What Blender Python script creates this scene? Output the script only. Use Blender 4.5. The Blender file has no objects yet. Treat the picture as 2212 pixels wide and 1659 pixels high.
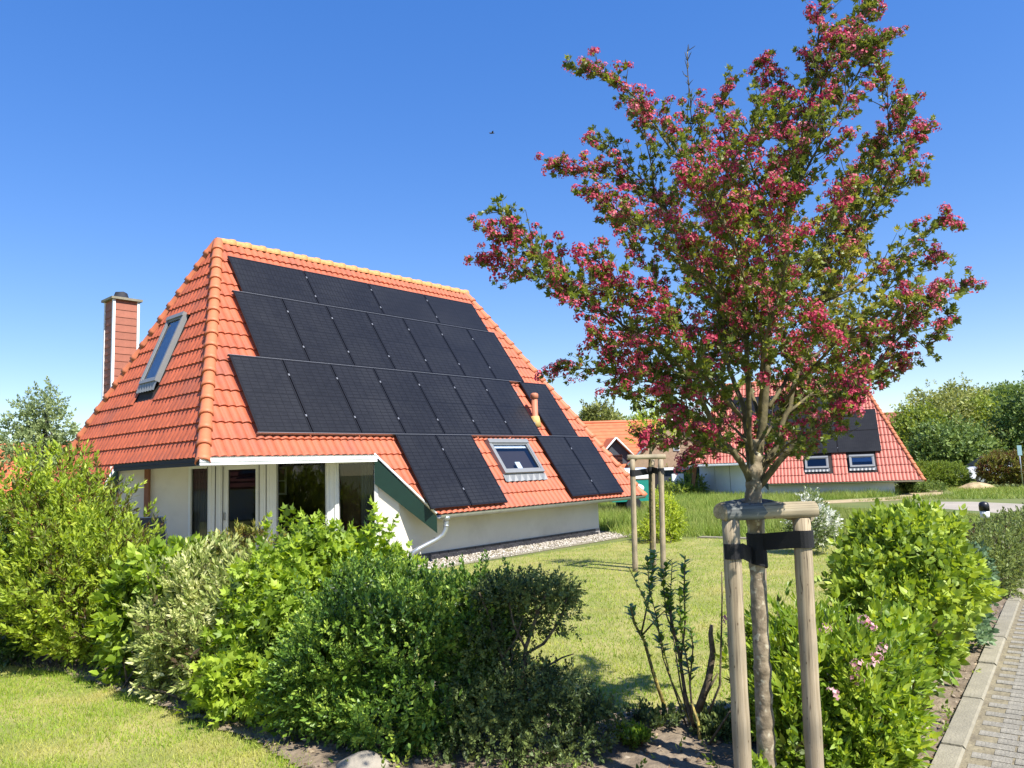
import bpy, bmesh, math, random
import numpy as np
from mathutils import Vector, Matrix

random.seed(7)
RS = np.random.RandomState(11)
SC = bpy.context.scene
COL = SC.collection

# ------------------------------------------------------------------ camera, sky, sun, exposure
CAM_H = 1.68
F_PX, CX, CY, W_PX = 1611.7, 1106.0, 829.5, 2212.0
c_R = np.array([0.99929338, 0.00425088, -0.03734516])
c_U = np.array([0.03758632, -0.11301669, 0.99288191])
c_F = np.array([0.0, 0.993584, 0.11309661])
cam_d = bpy.data.cameras.new('camera')
cam = bpy.data.objects.new('camera', cam_d)
COL.objects.link(cam)
cam_d.sensor_fit = 'HORIZONTAL'
cam_d.sensor_width = 36.0
cam_d.lens = 36.0 * F_PX / W_PX
cam_d.clip_start = 0.05
cam_d.clip_end = 3000
_m = Matrix(((c_R[0], c_U[0], -c_F[0], 0), (c_R[1], c_U[1], -c_F[1], 0), (c_R[2], c_U[2], -c_F[2], CAM_H), (0, 0, 0, 1)))
cam.matrix_world = _m
SC.camera = cam

SUN_EL = math.radians(51)
SUN_H = np.array([0.705, -0.709])          # horizontal direction towards the sun
SUN_AZ = math.atan2(SUN_H[0], SUN_H[1])  # clockwise from +Y
world = bpy.data.worlds.new("World")
SC.world = world
world.use_nodes = True
wn = world.node_tree
wn.nodes.clear()
sky = wn.nodes.new('ShaderNodeTexSky')
sky.sky_type = 'NISHITA'
sky.sun_disc = False
sky.sun_elevation = SUN_EL
sky.sun_rotation = SUN_AZ
sky.altitude = 0
sky.air_density = 1.0
sky.dust_density = 0.12
sky.ozone_density = 3.0
bg = wn.nodes.new('ShaderNodeBackground')
bg.inputs['Strength'].default_value = 0.15
wo = wn.nodes.new('ShaderNodeOutputWorld')
sgm = wn.nodes.new('ShaderNodeGamma')              # the camera's tone curve and vivid colour setting
sgm.inputs['Gamma'].default_value = 0.6
shs = wn.nodes.new('ShaderNodeHueSaturation')
shs.inputs['Saturation'].default_value = 1.75
shs.inputs['Hue'].default_value = 0.52
shs.inputs['Value'].default_value = 1.38
wn.links.new(sky.outputs[0], sgm.inputs[0])
wn.links.new(sgm.outputs[0], shs.inputs['Color'])
wn.links.new(shs.outputs[0], bg.inputs[0])
wn.links.new(bg.outputs[0], wo.inputs[0])

sun_d = bpy.data.lights.new('sun', 'SUN')
sun_d.energy = 5.0
sun_d.angle = math.radians(0.53)
sun_d.color = (1.0, 0.955, 0.88)
sun = bpy.data.objects.new('sun', sun_d)
COL.objects.link(sun)
_sd = Vector((SUN_H[0] * math.cos(SUN_EL), SUN_H[1] * math.cos(SUN_EL), math.sin(SUN_EL)))
sun.rotation_euler = _sd.to_track_quat('Z', 'Y').to_euler()
sun.location = (10, -10, 20)
SC.view_settings.view_transform = 'Standard'
SC.view_settings.look = 'None'
SC.view_settings.exposure = 0.9
SC.view_settings.gamma = 1.0
SC.view_settings.use_curve_mapping = False
SC.cycles.max_bounces = 8
SC.cycles.transparent_max_bounces = 12


def at(px, py, depth):
    """point seen at picture position (px, py) of the survey photo, at that distance ahead of the camera"""
    d = c_F * F_PX + c_R * (px - CX) - c_U * (py - CY)
    return np.array([0, 0, CAM_H]) + d * (depth / d[1])


def gnd(px, py, z=0.0):
    d = c_F * F_PX + c_R * (px - CX) - c_U * (py - CY)
    return np.array([0, 0, CAM_H]) + d * ((z - CAM_H) / d[2])


# ------------------------------------------------------------------ materials
def new_mat(name):
    m = bpy.data.materials.new(name)
    m.use_nodes = True
    return m, m.node_tree.nodes, m.node_tree.links, m.node_tree.nodes['Principled BSDF']


def ramp(nodes, stops):
    r = nodes.new('ShaderNodeValToRGB')
    e = r.color_ramp.elements
    while len(e) < len(stops):
        e.new(0.5)
    for i, (p, c) in enumerate(stops):
        e[i].position = p
        e[i].color = (c[0], c[1], c[2], 1)
    return r


def mat(name, col, rough=0.6, metal=0.0, var=0.0, scale=8.0, bump=0.0, bscale=40.0, spec=0.5, col2=None, rnd=0.0, coat=0.0, stretch=None, patch=None):
    """plain surface: colour with noise variation, random per object, fine bump"""
    m, n, l, p = new_mat(name)
    p.inputs['Roughness'].default_value = rough
    p.inputs['Metallic'].default_value = metal
    p.inputs['Specular IOR Level'].default_value = spec
    p.inputs['Coat Weight'].default_value = coat
    p.inputs['Base Color'].default_value = (*col, 1)
    tc = n.new('ShaderNodeTexCoord')
    src = tc.outputs['Object']
    if stretch:
        mp = n.new('ShaderNodeMapping')
        mp.inputs['Scale'].default_value = stretch
        l.new(src, mp.inputs[0])
        src = mp.outputs[0]
    out = None
    if var > 0 or col2:
        t = n.new('ShaderNodeTexNoise')
        t.inputs['Scale'].default_value = scale
        t.inputs['Detail'].default_value = 6
        t.inputs['Roughness'].default_value = 0.65
        l.new(src, t.inputs[0])
        c2 = col2 or tuple(c * (1 + var) for c in col)
        c1 = col if col2 else tuple(c * (1 - var) for c in col)
        r = ramp(n, [(0.32, c1), (0.68, c2)])
        l.new(t.outputs[0], r.inputs[0])
        out = r.outputs[0]
    if rnd > 0:
        oi = n.new('ShaderNodeObjectInfo')
        mr = n.new('ShaderNodeMapRange')
        mr.inputs[3].default_value = 1 - rnd
        mr.inputs[4].default_value = 1 + rnd
        l.new(oi.outputs['Random'], mr.inputs[0])
        hs = n.new('ShaderNodeHueSaturation')
        hs.inputs['Color'].default_value = (*col, 1)
        l.new(mr.outputs[0], hs.inputs['Value'])
        if out:
            l.new(out, hs.inputs['Color'])
        out = hs.outputs[0]
    if patch:                                        # weathered areas, placed by position in the world
        g = n.new('ShaderNodeNewGeometry')
        t3 = n.new('ShaderNodeTexNoise')
        t3.inputs['Scale'].default_value = patch[0]
        t3.inputs['Detail'].default_value = 8
        t3.inputs['Roughness'].default_value = 0.7
        l.new(g.outputs['Position'], t3.inputs[0])
        r3 = ramp(n, [(patch[2], (0, 0, 0)), (patch[3], (1, 1, 1))])
        l.new(t3.outputs[0], r3.inputs[0])
        mx = n.new('ShaderNodeMixRGB')
        mx.inputs[1].default_value = (*col, 1)
        mx.inputs[2].default_value = (*patch[1], 1)
        l.new(r3.outputs[0], mx.inputs[0])
        if out:
            l.new(out, mx.inputs[1])
        out = mx.outputs[0]
    if out:
        l.new(out, p.inputs['Base Color'])
    if bump > 0:
        t2 = n.new('ShaderNodeTexNoise')
        t2.inputs['Scale'].default_value = bscale
        t2.inputs['Detail'].default_value = 5
        l.new(src, t2.inputs[0])
        b = n.new('ShaderNodeBump')
        b.inputs['Strength'].default_value = bump
        b.inputs['Distance'].default_value = 0.02
        l.new(t2.outputs[0], b.inputs['Height'])
        l.new(b.outputs[0], p.inputs['Normal'])
    return m


def leaf_mat(name, stops, rough=0.5, trans=0.35, tcol=None, spec=0.4, patch=None):
    """leaf surface: colour from the per-leaf 'tone' attribute, light passing through"""
    if trans > 0.1:
        stops = [(q, tuple(min(0.8, v * g) for v, g in zip(c, (1.38, 1.32, 1.15)))) for q, c in stops]
    m, n, l, p = new_mat(name)
    a = n.new('ShaderNodeAttribute')
    a.attribute_name = 'tone'
    oi = n.new('ShaderNodeObjectInfo')
    ad = n.new('ShaderNodeMath')
    ad.operation = 'ADD'
    l.new(a.outputs['Fac'], ad.inputs[0])
    mu = n.new('ShaderNodeMath')
    mu.operation = 'MULTIPLY'
    mu.inputs[1].default_value = 0.25
    l.new(oi.outputs['Random'], mu.inputs[0])
    l.new(mu.outputs[0], ad.inputs[1])
    r = ramp(n, stops)
    l.new(ad.outputs[0], r.inputs[0])
    col = r.outputs[0]
    if patch:
        tx = n.new('ShaderNodeTexNoise')
        tx.inputs['Scale'].default_value = patch[0]
        tx.inputs['Detail'].default_value = 3
        g = n.new('ShaderNodeNewGeometry')
        l.new(g.outputs['Position'], tx.inputs[0])
        rr = ramp(n, [(patch[2], (0, 0, 0)), (patch[3], (1, 1, 1))])
        l.new(tx.outputs[0], rr.inputs[0])
        mx = n.new('ShaderNodeMixRGB')
        mx.inputs[2].default_value = (*patch[1], 1)
        l.new(rr.outputs[0], mx.inputs[0])
        l.new(col, mx.inputs[1])
        col = mx.outputs[0]
    l.new(col, p.inputs['Base Color'])
    p.inputs['Roughness'].default_value = rough
    p.inputs['Specular IOR Level'].default_value = spec
    tr = n.new('ShaderNodeBsdfTranslucent')
    hs = n.new('ShaderNodeHueSaturation')
    hs.inputs['Hue'].default_value = 0.485
    hs.inputs['Saturation'].default_value = 1.1
    hs.inputs['Value'].default_value = 1.35
    l.new(col, hs.inputs['Color'])
    l.new(hs.outputs[0], tr.inputs['Color'])
    ms = n.new('ShaderNodeMixShader')
    ms.inputs[0].default_value = trans
    l.new(p.outputs[0], ms.inputs[1])
    l.new(tr.outputs[0], ms.inputs[2])
    l.new(ms.outputs[0], n['Material Output'].inputs[0])
    return m


def glass_mat(name, tint=(0.75, 0.8, 0.82), rough=0.0):
    m, n, l, p = new_mat(name)
    g = n.new('ShaderNodeBsdfGlossy')
    g.inputs['Roughness'].default_value = rough
    t = n.new('ShaderNodeBsdfTransparent')
    t.inputs[0].default_value = (*tint, 1)
    f = n.new('ShaderNodeFresnel')
    f.inputs['IOR'].default_value = 2.0 if 'sky' in name else 1.7
    ms = n.new('ShaderNodeMixShader')
    l.new(f.outputs[0], ms.inputs[0])
    l.new(t.outputs[0], ms.inputs[1])
    l.new(g.outputs[0], ms.inputs[2])
    l.new(ms.outputs[0], n['Material Output'].inputs[0])
    return m


M = {}
M['tile'] = mat('red_clay_tile', (0.42, 0.098, 0.040), 0.62, var=0.22, scale=3.0, rnd=0.10, bump=0.12, bscale=60, patch=(1.3, (0.24, 0.075, 0.045), 0.49, 0.76))
M['tile_b'] = mat('rose_red_clay_tile', (0.43, 0.115, 0.075), 0.55, var=0.14, scale=3.0, rnd=0.07, patch=(0.9, (0.34, 0.09, 0.06), 0.52, 0.8))
M['tile_far'] = mat('faded_orange_tile', (0.52, 0.14, 0.055), 0.7, var=0.2, scale=2.0)
M['tile_brown'] = mat('brown_red_tile', (0.26, 0.075, 0.045), 0.7, var=0.2, scale=2.0)
M['ridge'] = mat('orange_ridge_tile', (0.48, 0.145, 0.06), 0.6, var=0.14, scale=4.0, rnd=0.06)
M['ridge_lichen'] = mat('lichened_ridge_tile', (0.55, 0.19, 0.06), 0.75, col2=(0.55, 0.33, 0.12), scale=11.0, bump=0.3)
M['deck'] = mat('roof_felt', (0.03, 0.02, 0.018), 0.9)
M['render'] = mat('cream_wall_render', (0.70, 0.655, 0.56), 0.85, var=0.05, scale=1.2, bump=0.15, bscale=180, patch=(0.8, (0.55, 0.50, 0.41), 0.5, 0.8))
M['render_w'] = mat('white_wall_boards', (0.76, 0.77, 0.79), 0.8, var=0.05, scale=1.2)
M['white'] = mat('white_window_paint', (0.72, 0.72, 0.68), 0.35, var=0.02)
M['alu'] = mat('white_aluminium', (0.80, 0.81, 0.80), 0.35, var=0.03)
M['alu_grey'] = mat('grey_aluminium', (0.22, 0.225, 0.225), 0.45, metal=0.2, var=0.05)
M['alu_dark'] = mat('dark_sheet_and_shade', (0.030, 0.031, 0.037), 0.7, spec=0.25)  # the cowl's own grey; on the left gutter it stands for shade
M['zinc'] = mat('zinc_sheet', (0.45, 0.47, 0.48), 0.38, metal=0.75, var=0.12, scale=5)
M['green'] = mat('dark_green_board', (0.004, 0.026, 0.016), 0.5, var=0.1)
M['brownwood'] = mat('brown_timber', (0.21, 0.08, 0.035), 0.6, var=0.3, scale=6, stretch=(12, 12, 1))
M['panel'] = mat('black_panel_frame', (0.004, 0.004, 0.005), 0.42, spec=0.35)
M['cell'] = mat('black_solar_cell', (0.0135, 0.0135, 0.015), 0.36, var=0.25, scale=9.0, spec=0.3, rnd=0.12, patch=(0.7, (0.024, 0.024, 0.025), 0.45, 0.75))
M['clamp_and_glint'] = mat('silver_clamp_and_glint', (0.36, 0.36, 0.36), 0.4, metal=0.7)  # clamp metal, also the painted glint between the panel rows
M['glass'] = glass_mat('window_glass', (0.55, 0.6, 0.6))
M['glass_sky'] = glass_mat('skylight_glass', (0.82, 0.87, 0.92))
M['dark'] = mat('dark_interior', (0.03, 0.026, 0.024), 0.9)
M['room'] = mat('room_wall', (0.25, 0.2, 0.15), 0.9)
M['sky_lining'] = mat('sky_reflection_lining', (0.09, 0.13, 0.32), 0.8)  # blue of the reflected sky put into the lining colour
M['blind_or_sky_sheen'] = mat('pale_cloth_and_sky_sheen', (0.62, 0.68, 0.75), 0.8)  # real blinds; on the left skylight the sky's reflection as colour
M['curtain'] = mat('beige_curtain_cloth', (0.45, 0.40, 0.33), 0.9, var=0.1, stretch=(20, 20, 0.4))
M['brick_dark'] = mat('anthracite_clinker', (0.035, 0.033, 0.038), 0.55, var=0.3, scale=12, rnd=0.3)
M['mortar'] = mat('grey_mortar', (0.30, 0.28, 0.26), 0.9)
M['slate_red'] = mat('red_fibre_slate', (0.33, 0.115, 0.07), 0.7, var=0.1, rnd=0.1)
M['clay_pipe'] = mat('terracotta_pipe', (0.48, 0.17, 0.09), 0.6, var=0.12)
M['yellow_seal'] = mat('ochre_lichen_collar', (0.55, 0.40, 0.14), 0.8, var=0.2, scale=15)
M['brick_tan'] = mat('tan_brick', (0.40, 0.27, 0.17), 0.85, var=0.15, scale=6)
M['navy'] = mat('navy_chair_fabric', (0.012, 0.022, 0.05), 0.6)
M['steel'] = mat('steel_tube', (0.35, 0.36, 0.38), 0.3, metal=0.9)
M['shed'] = mat('dark_grey_shed_boards', (0.045, 0.055, 0.07), 0.7, var=0.15)
M['teal'] = mat('teal_paint', (0.01, 0.22, 0.17), 0.3, coat=0.4)
M['white_paint'] = mat('white_car_paint', (0.75, 0.77, 0.8), 0.2, coat=0.6)
M['black_paint'] = mat('black_car_paint', (0.015, 0.016, 0.02), 0.2, coat=0.6)
M['rubber'] = mat('black_rubber', (0.012, 0.012, 0.012), 0.6)
M['post_black'] = mat('black_bollard_paint', (0.012, 0.012, 0.014), 0.4)
M['strap'] = mat('black_strap', (0.006, 0.006, 0.007), 0.8, var=0.2, scale=30, bump=0.2, bscale=200)
M['soil'] = mat('dry_garden_soil', (0.10, 0.072, 0.046), 0.95, col2=(0.28, 0.22, 0.15), scale=5.0, bump=0.9, bscale=30)
M['sand'] = mat('pale_sand', (0.24, 0.19, 0.09), 0.95, col2=(0.52, 0.40, 0.23), scale=4, bump=0.6, bscale=12)
M['road'] = mat('gravel_road', (0.33, 0.29, 0.23), 0.95, var=0.14, scale=0.8, bump=0.3, bscale=30)
M['ground'] = mat('meadow_ground', (0.08, 0.12, 0.02), 0.95, col2=(0.16, 0.17, 0.04), scale=0.5, bump=0.5, bscale=10)
M['lawn'] = mat('lawn_turf', (0.17, 0.20, 0.035), 0.95, col2=(0.36, 0.31, 0.11), scale=1.6, bump=0.6, bscale=60)
M['paver'] = mat('grey_concrete_paver', (0.235, 0.215, 0.17), 0.9, var=0.2, scale=14, rnd=0.07, bump=0.5, bscale=90)
M['kerb'] = mat('weathered_kerb_stone', (0.25, 0.225, 0.16), 0.9, var=0.16, scale=7, rnd=0.08, bump=0.4, bscale=70)
M['joint'] = mat('sandy_joint', (0.15, 0.125, 0.08), 0.95, col2=(0.27, 0.23, 0.14), scale=9, bump=0.6)
M['pebble'] = mat('beige_pebble', (0.50, 0.45, 0.38), 0.8, var=0.4, scale=4.0)
M['rock'] = mat('grey_field_stone', (0.27, 0.24, 0.19), 0.85, var=0.25, scale=6, bump=0.5, bscale=20)
M['bird'] = mat('dark_feathers', (0.03, 0.03, 0.035), 0.7)


def wood_mat(name, a, b, c):
    m, n, l, p = new_mat(name)
    p.inputs['Roughness'].default_value = 0.8
    tc = n.new('ShaderNodeTexCoord')
    mp = n.new('ShaderNodeMapping')
    mp.inputs['Scale'].default_value = (55, 55, 2.2)
    l.new(tc.outputs['Object'], mp.inputs[0])
    t = n.new('ShaderNodeTexNoise')
    t.inputs['Scale'].default_value = 1.0
    t.inputs['Detail'].default_value = 7
    t.inputs['Roughness'].default_value = 0.7
    l.new(mp.outputs[0], t.inputs[0])
    r = ramp(n, [(0.28, a), (0.5, b), (0.75, c)])
    l.new(t.outputs[0], r.inputs[0])
    # dark drying cracks along the grain, knots, greyed areas
    mp2 = n.new('ShaderNodeMapping')
    mp2.inputs['Scale'].default_value = (34, 34, 0.9)
    l.new(tc.outputs['Object'], mp2.inputs[0])
    t2 = n.new('ShaderNodeTexNoise')
    t2.inputs['Scale'].default_value = 1.0
    t2.inputs['Detail'].default_value = 2
    l.new(mp2.outputs[0], t2.inputs[0])
    r2 = ramp(n, [(0.485, (1, 1, 1)), (0.50, (0.25, 0.22, 0.2)), (0.515, (1, 1, 1))])
    l.new(t2.outputs[0], r2.inputs[0])
    vo = n.new('ShaderNodeTexVoronoi')
    mp3 = n.new('ShaderNodeMapping')
    mp3.inputs['Scale'].default_value = (7, 7, 3.2)
    l.new(tc.outputs['Object'], mp3.inputs[0])
    l.new(mp3.outputs[0], vo.inputs['Vector'])
    r3 = ramp(n, [(0.06, (0.35, 0.27, 0.2)), (0.15, (1, 1, 1))])
    l.new(vo.outputs['Distance'], r3.inputs[0])
    t4 = n.new('ShaderNodeTexNoise')
    t4.inputs['Scale'].default_value = 3.5
    l.new(tc.outputs['Object'], t4.inputs[0])
    r4 = ramp(n, [(0.35, (0.62, 0.64, 0.66)), (0.62, (1, 1, 1))])
    l.new(t4.outputs[0], r4.inputs[0])
    col = r.outputs[0]
    for q in (r2, r3, r4):
        m3 = n.new('ShaderNodeMixRGB')
        m3.blend_type = 'MULTIPLY'
        m3.inputs[0].default_value = 1.0
        l.new(col, m3.inputs[1])
        l.new(q.outputs[0], m3.inputs[2])
        col = m3.outputs[0]
    l.new(col, p.inputs['Base Color'])
    bp = n.new('ShaderNodeBump')
    bp.inputs['Strength'].default_value = 0.5
    bp.inputs['Distance'].default_value = 0.004
    l.new(t.outputs[0], bp.inputs['Height'])
    l.new(bp.outputs[0], p.inputs['Normal'])
    return m


M['stake'] = wood_mat('weathered_stake_wood', (0.20, 0.15, 0.09), (0.38, 0.30, 0.19), (0.52, 0.43, 0.30))
M['grey_wood'] = wood_mat('grey_weathered_wood', (0.07, 0.075, 0.07), (0.15, 0.16, 0.15), (0.36, 0.36, 0.32))
M['beam'] = wood_mat('weathered_half_round_wood', (0.22, 0.17, 0.10), (0.42, 0.34, 0.21), (0.54, 0.46, 0.32))


def bark_mat(name, a, b, lichen, thr=0.6, scale=22):
    m, n, l, p = new_mat(name)
    p.inputs['Roughness'].default_value = 0.9
    tc = n.new('ShaderNodeTexCoord')
    t = n.new('ShaderNodeTexNoise')
    t.inputs['Scale'].default_value = scale
    t.inputs['Detail'].default_value = 6
    l.new(tc.outputs['Object'], t.inputs[0])
    r = ramp(n, [(0.35, a), (0.65, b)])
    l.new(t.outputs[0], r.inputs[0])
    t2 = n.new('ShaderNodeTexNoise')
    t2.inputs['Scale'].default_value = scale * 1.3
    t2.inputs['Detail'].default_value = 4
    mp = n.new('ShaderNodeMapping')
    mp.inputs['Location'].default_value = (3, 5, 1)
    l.new(tc.outputs['Object'], mp.inputs[0])
    l.new(mp.outputs[0], t2.inputs[0])
    r2 = ramp(n, [(thr, (0, 0, 0)), (thr + 0.08, (1, 1, 1))])
    l.new(t2.outputs[0], r2.inputs[0])
    mx = n.new('ShaderNodeMixRGB')
    mx.inputs[2].default_value = (*lichen, 1)
    l.new(r2.outputs[0], mx.inputs[0])
    l.new(r.outputs[0], mx.inputs[1])
    l.new(mx.outputs[0], p.inputs['Base Color'])
    b_ = n.new('ShaderNodeBump')
    b_.inputs['Strength'].default_value = 0.9
    b_.inputs['Distance'].default_value = 0.01
    l.new(t.outputs[0], b_.inputs['Height'])
    l.new(b_.outputs[0], p.inputs['Normal'])
    return m


M['bark'] = bark_mat('lichened_grey_bark', (0.15, 0.115, 0.07), (0.33, 0.265, 0.175), (0.48, 0.43, 0.30), 0.58)
M['bark_green'] = bark_mat('algae_green_bark', (0.06, 0.05, 0.022), (0.15, 0.125, 0.055), (0.34, 0.27, 0.06), 0.64)
M['stem'] = bark_mat('brown_shrub_stem', (0.07, 0.05, 0.03), (0.17, 0.13, 0.08), (0.25, 0.22, 0.13), 0.66, 30)
M['stem_y'] = bark_mat('yellow_lichen_stem', (0.12, 0.09, 0.03), (0.30, 0.24, 0.07), (0.50, 0.40, 0.08), 0.5, 30)
M['barkd'] = mat('dark_bark', (0.07, 0.055, 0.04), 0.9, var=0.3)


# ------------------------------------------------------------------ mesh helpers
class MB:
    def __init__(s):
        s.v, s.f, s.sm = [], [], []

    def face(s, idx, smooth=False):
        s.f.append(tuple(idx))
        s.sm.append(smooth)

    def poly(s, pts):
        b = len(s.v)
        s.v += [tuple(p) for p in pts]
        s.face(range(b, b + len(pts)))

    def obox(s, o, ax, ay, az):
        """box from corner o along the three edge vectors (right handed)"""
        o, ax, ay, az = map(np.asarray, (o, ax, ay, az))
        b = len(s.v)
        for k in (0, 1):
            for j in (0, 1):
                for i in (0, 1):
                    s.v.append(tuple(o + ax * i + ay * j + az * k))
        for q in ((0, 2, 3, 1), (4, 5, 7, 6), (0, 1, 5, 4), (2, 6, 7, 3), (0, 4, 6, 2), (1, 3, 7, 5)):
            s.face([b + i for i in q])

    def box(s, x0, x1, y0, y1, z0, z1):
        s.obox((x0, y0, z0), (x1 - x0, 0, 0), (0, y1 - y0, 0), (0, 0, z1 - z0))

    def tube(s, pts, rad, n=8, cap=True, smooth=True):
        pts = [np.asarray(p, float) for p in pts]
        if np.isscalar(rad):
            rad = [rad] * len(pts)
        up = np.array([0.13, 0.37, 0.92])
        b = len(s.v)
        for i, p in enumerate(pts):
            d = pts[min(i + 1, len(pts) - 1)] - pts[max(i - 1, 0)]
            d = d / (np.linalg.norm(d) + 1e-9)
            u = np.cross(d, up)
            if np.linalg.norm(u) < 1e-3:
                u = np.cross(d, np.array([1.0, 0, 0]))
            u /= np.linalg.norm(u)
            w = np.cross(d, u)
            for k in range(n):
                a = 2 * math.pi * k / n
                s.v.append(tuple(p + rad[i] * (math.cos(a) * u + math.sin(a) * w)))
        for i in range(len(pts) - 1):
            for k in range(n):
                k2 = (k + 1) % n
                s.face((b + i * n + k, b + i * n + k2, b + (i + 1) * n + k2, b + (i + 1) * n + k), smooth)
        if cap:
            s.face([b + k for k in range(n)][::-1])
            e = b + (len(pts) - 1) * n
            s.face([e + k for k in range(n)])

    def lathe(s, c, prof, n=16, smooth=True):
        b = len(s.v)
        for r, z in prof:
            for k in range(n):
                a = 2 * math.pi * k / n
                s.v.append((c[0] + r * math.cos(a), c[1] + r * math.sin(a), c[2] + z))
        for i in range(len(prof) - 1):
            for k in range(n):
                k2 = (k + 1) % n
                s.face((b + i * n + k, b + i * n + k2, b + (i + 1) * n + k2, b + (i + 1) * n + k), smooth)
        s.face([b + k for k in range(n)][::-1])
        e = b + (len(prof) - 1) * n
        s.face([e + k for k in range(n)])

    def extrude(s, sec, p0, p1, side, up):
        """profile sec [(a,b)] in (side, up), swept from p0 to p1, capped"""
        p0, p1, side, up = map(np.asarray, (p0, p1, side, up))
        b, n = len(s.v), len(sec)
        for p in (p0, p1):
            for a, c in sec:
                s.v.append(tuple(p + side * a + up * c))
        for k in range(n):
            k2 = (k + 1) % n
            s.face((b + k, b + k2, b + n + k2, b + n + k))
        s.face([b + k for k in range(n)][::-1])
        s.face([b + n + k for k in range(n)])

    def mesh(s, name, m=None):
        me = bpy.data.meshes.new(name)
        me.from_pydata(s.v, [], s.f)
        if any(s.sm):
            me.polygons.foreach_set('use_smooth', s.sm)
        if m:
            me.materials.append(m)
        me.update()
        return me

    def build(s, name, m, parent=None, **kw):
        return link(name, s.mesh(name, m), parent, **kw)


def link(name, me, parent=None, matrix=None, **kw):
    o = bpy.data.objects.new(name, me)
    COL.objects.link(o)
    if parent is not None:
        o.parent = parent
    if matrix is not None:
        o.matrix_local = matrix
    for k, v in kw.items():
        o[k] = v
    return o


def thing(name, label, cat, loc=(0, 0, 0), rz=0.0, group=None, matrix=None):
    o = bpy.data.objects.new(name, None)
    COL.objects.link(o)
    o.empty_display_size = 0.2
    if matrix is not None:
        o.matrix_world = matrix
    else:
        o.location = tuple(float(c) for c in loc)
        o.rotation_euler = (0, 0, rz)
    o['label'] = label
    o['category'] = cat
    if group:
        o['group'] = group
    return o


def fix_normals(me):
    bm = bmesh.new()
    bm.from_mesh(me)
    bmesh.ops.recalc_face_normals(bm, faces=bm.faces)
    bm.to_mesh(me)
    bm.free()


def tri_mesh(name, V, F, m, tone=None, smooth=False):
    """big triangle mesh straight from arrays"""
    me = bpy.data.meshes.new(name)
    V = np.ascontiguousarray(V, dtype=np.float32)
    F = np.ascontiguousarray(F, dtype=np.int32)
    me.vertices.add(len(V))
    me.vertices.foreach_set('co', V.ravel())
    me.loops.add(F.size)
    me.loops.foreach_set('vertex_index', F.ravel())
    me.polygons.add(len(F))
    me.polygons.foreach_set('loop_start', np.arange(0, F.size, 3, dtype=np.int32))
    if smooth:
        me.polygons.foreach_set('use_smooth', np.ones(len(F), dtype=bool))
    if tone is not None:
        a = me.attributes.new('tone', 'FLOAT', 'POINT')
        a.data.foreach_set('value', np.ascontiguousarray(tone, dtype=np.float32))
    me.materials.append(m)
    me.update(calc_edges=True)
    return me


def frames(axis, spin=None):
    """rotation matrices whose columns are x, y, z with z = axis"""
    z = axis / (np.linalg.norm(axis, axis=1, keepdims=True) + 1e-9)
    r = RS.normal(size=z.shape) if spin is None else spin
    x = r - (r * z).sum(1, keepdims=True) * z
    x /= np.linalg.norm(x, axis=1, keepdims=True) + 1e-9
    y = np.cross(z, x)
    return np.stack([x, y, z], axis=2)


def scatter(T, P, Rm, S, tone):
    """copies of template T=(verts, tris, tone) at P with rotations Rm and sizes S"""
    tv, tf, tt = T
    n, k = len(P), len(tv)
    V = np.einsum('nij,kj->nki', Rm, tv) * np.asarray(S)[:, None, None] + P[:, None, :]
    F = tf[None] + (np.arange(n) * k)[:, None, None]
    return V.reshape(-1, 3), F.reshape(-1, 3), (tt[None] + np.asarray(tone)[:, None]).ravel()


def join_parts(parts):
    Vs, Fs, Ts, o = [], [], [], 0
    for V, F, T in parts:
        Vs.append(V)
        Fs.append(F + o)
        Ts.append(T)
        o += len(V)
    return np.concatenate(Vs), np.concatenate(Fs), np.concatenate(Ts)


# leaf templates: leaf lies along +z from the origin, blade normal +y
def leaf_t(length=1.0, width=0.5, fold=0.12, curl=0.15, seg=2, shape='oval'):
    V, F = [], []
    fr = [i / (seg + 1) for i in range(seg + 2)]
    rows = []
    for f in fr:
        zc = f * length
        yb = -curl * f * f * length
        if f == 0 or f == 1:
            rows.append([len(V)])
            V.append((0, yb, zc))
        else:
            w = width * 0.5 * (math.sin(math.pi * f ** 0.8) if shape == 'oval' else math.sin(math.pi * f ** 0.55))
            rows.append([len(V), len(V) + 1, len(V) + 2])
            V += [(-w, yb + fold * w, zc - 0.02 * length), (0, yb, zc), (w, yb + fold * w, zc - 0.02 * length)]
    for a, b in zip(rows[:-1], rows[1:]):
        if len(a) == 1:
            F += [(a[0], b[1], b[0]), (a[0], b[2], b[1])]
        elif len(b) == 1:
            F += [(a[0], a[1], b[0]), (a[1], a[2], b[0])]
        else:
            F += [(a[0], a[1], b[1]), (a[0], b[1], b[0]), (a[1], a[2], b[2]), (a[1], b[2], b[1])]
    return np.array(V, float), np.array(F, int), np.zeros(len(V))


def lobed_t(size=1.0, lobes=3, curl=0.2):
    """hand-shaped leaf with pointed lobes"""
    V, F = [(0, 0, 0)], []
    n = lobes * 2 + 1
    for i in range(n):
        a = math.radians(-78 + 156 * i / (n - 1))
        r = (0.62 if i % 2 == 0 else 1.0) * (1.0 - 0.22 * abs(math.sin(a)))
        if i in (0, n - 1):
            r = 0.35
        x, z = r * math.sin(a) * 0.75, r * math.cos(a)
        V.append((x * size, (0.15 * abs(x) - curl * z * z) * size, z * size))
    for i in range(1, n):
        F.append((0, i + 1, i))
    return np.array(V, float), np.array(F, int), np.zeros(len(V))


def rotm(ax, a):
    return np.array(Matrix.Rotation(a, 3, ax))


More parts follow.
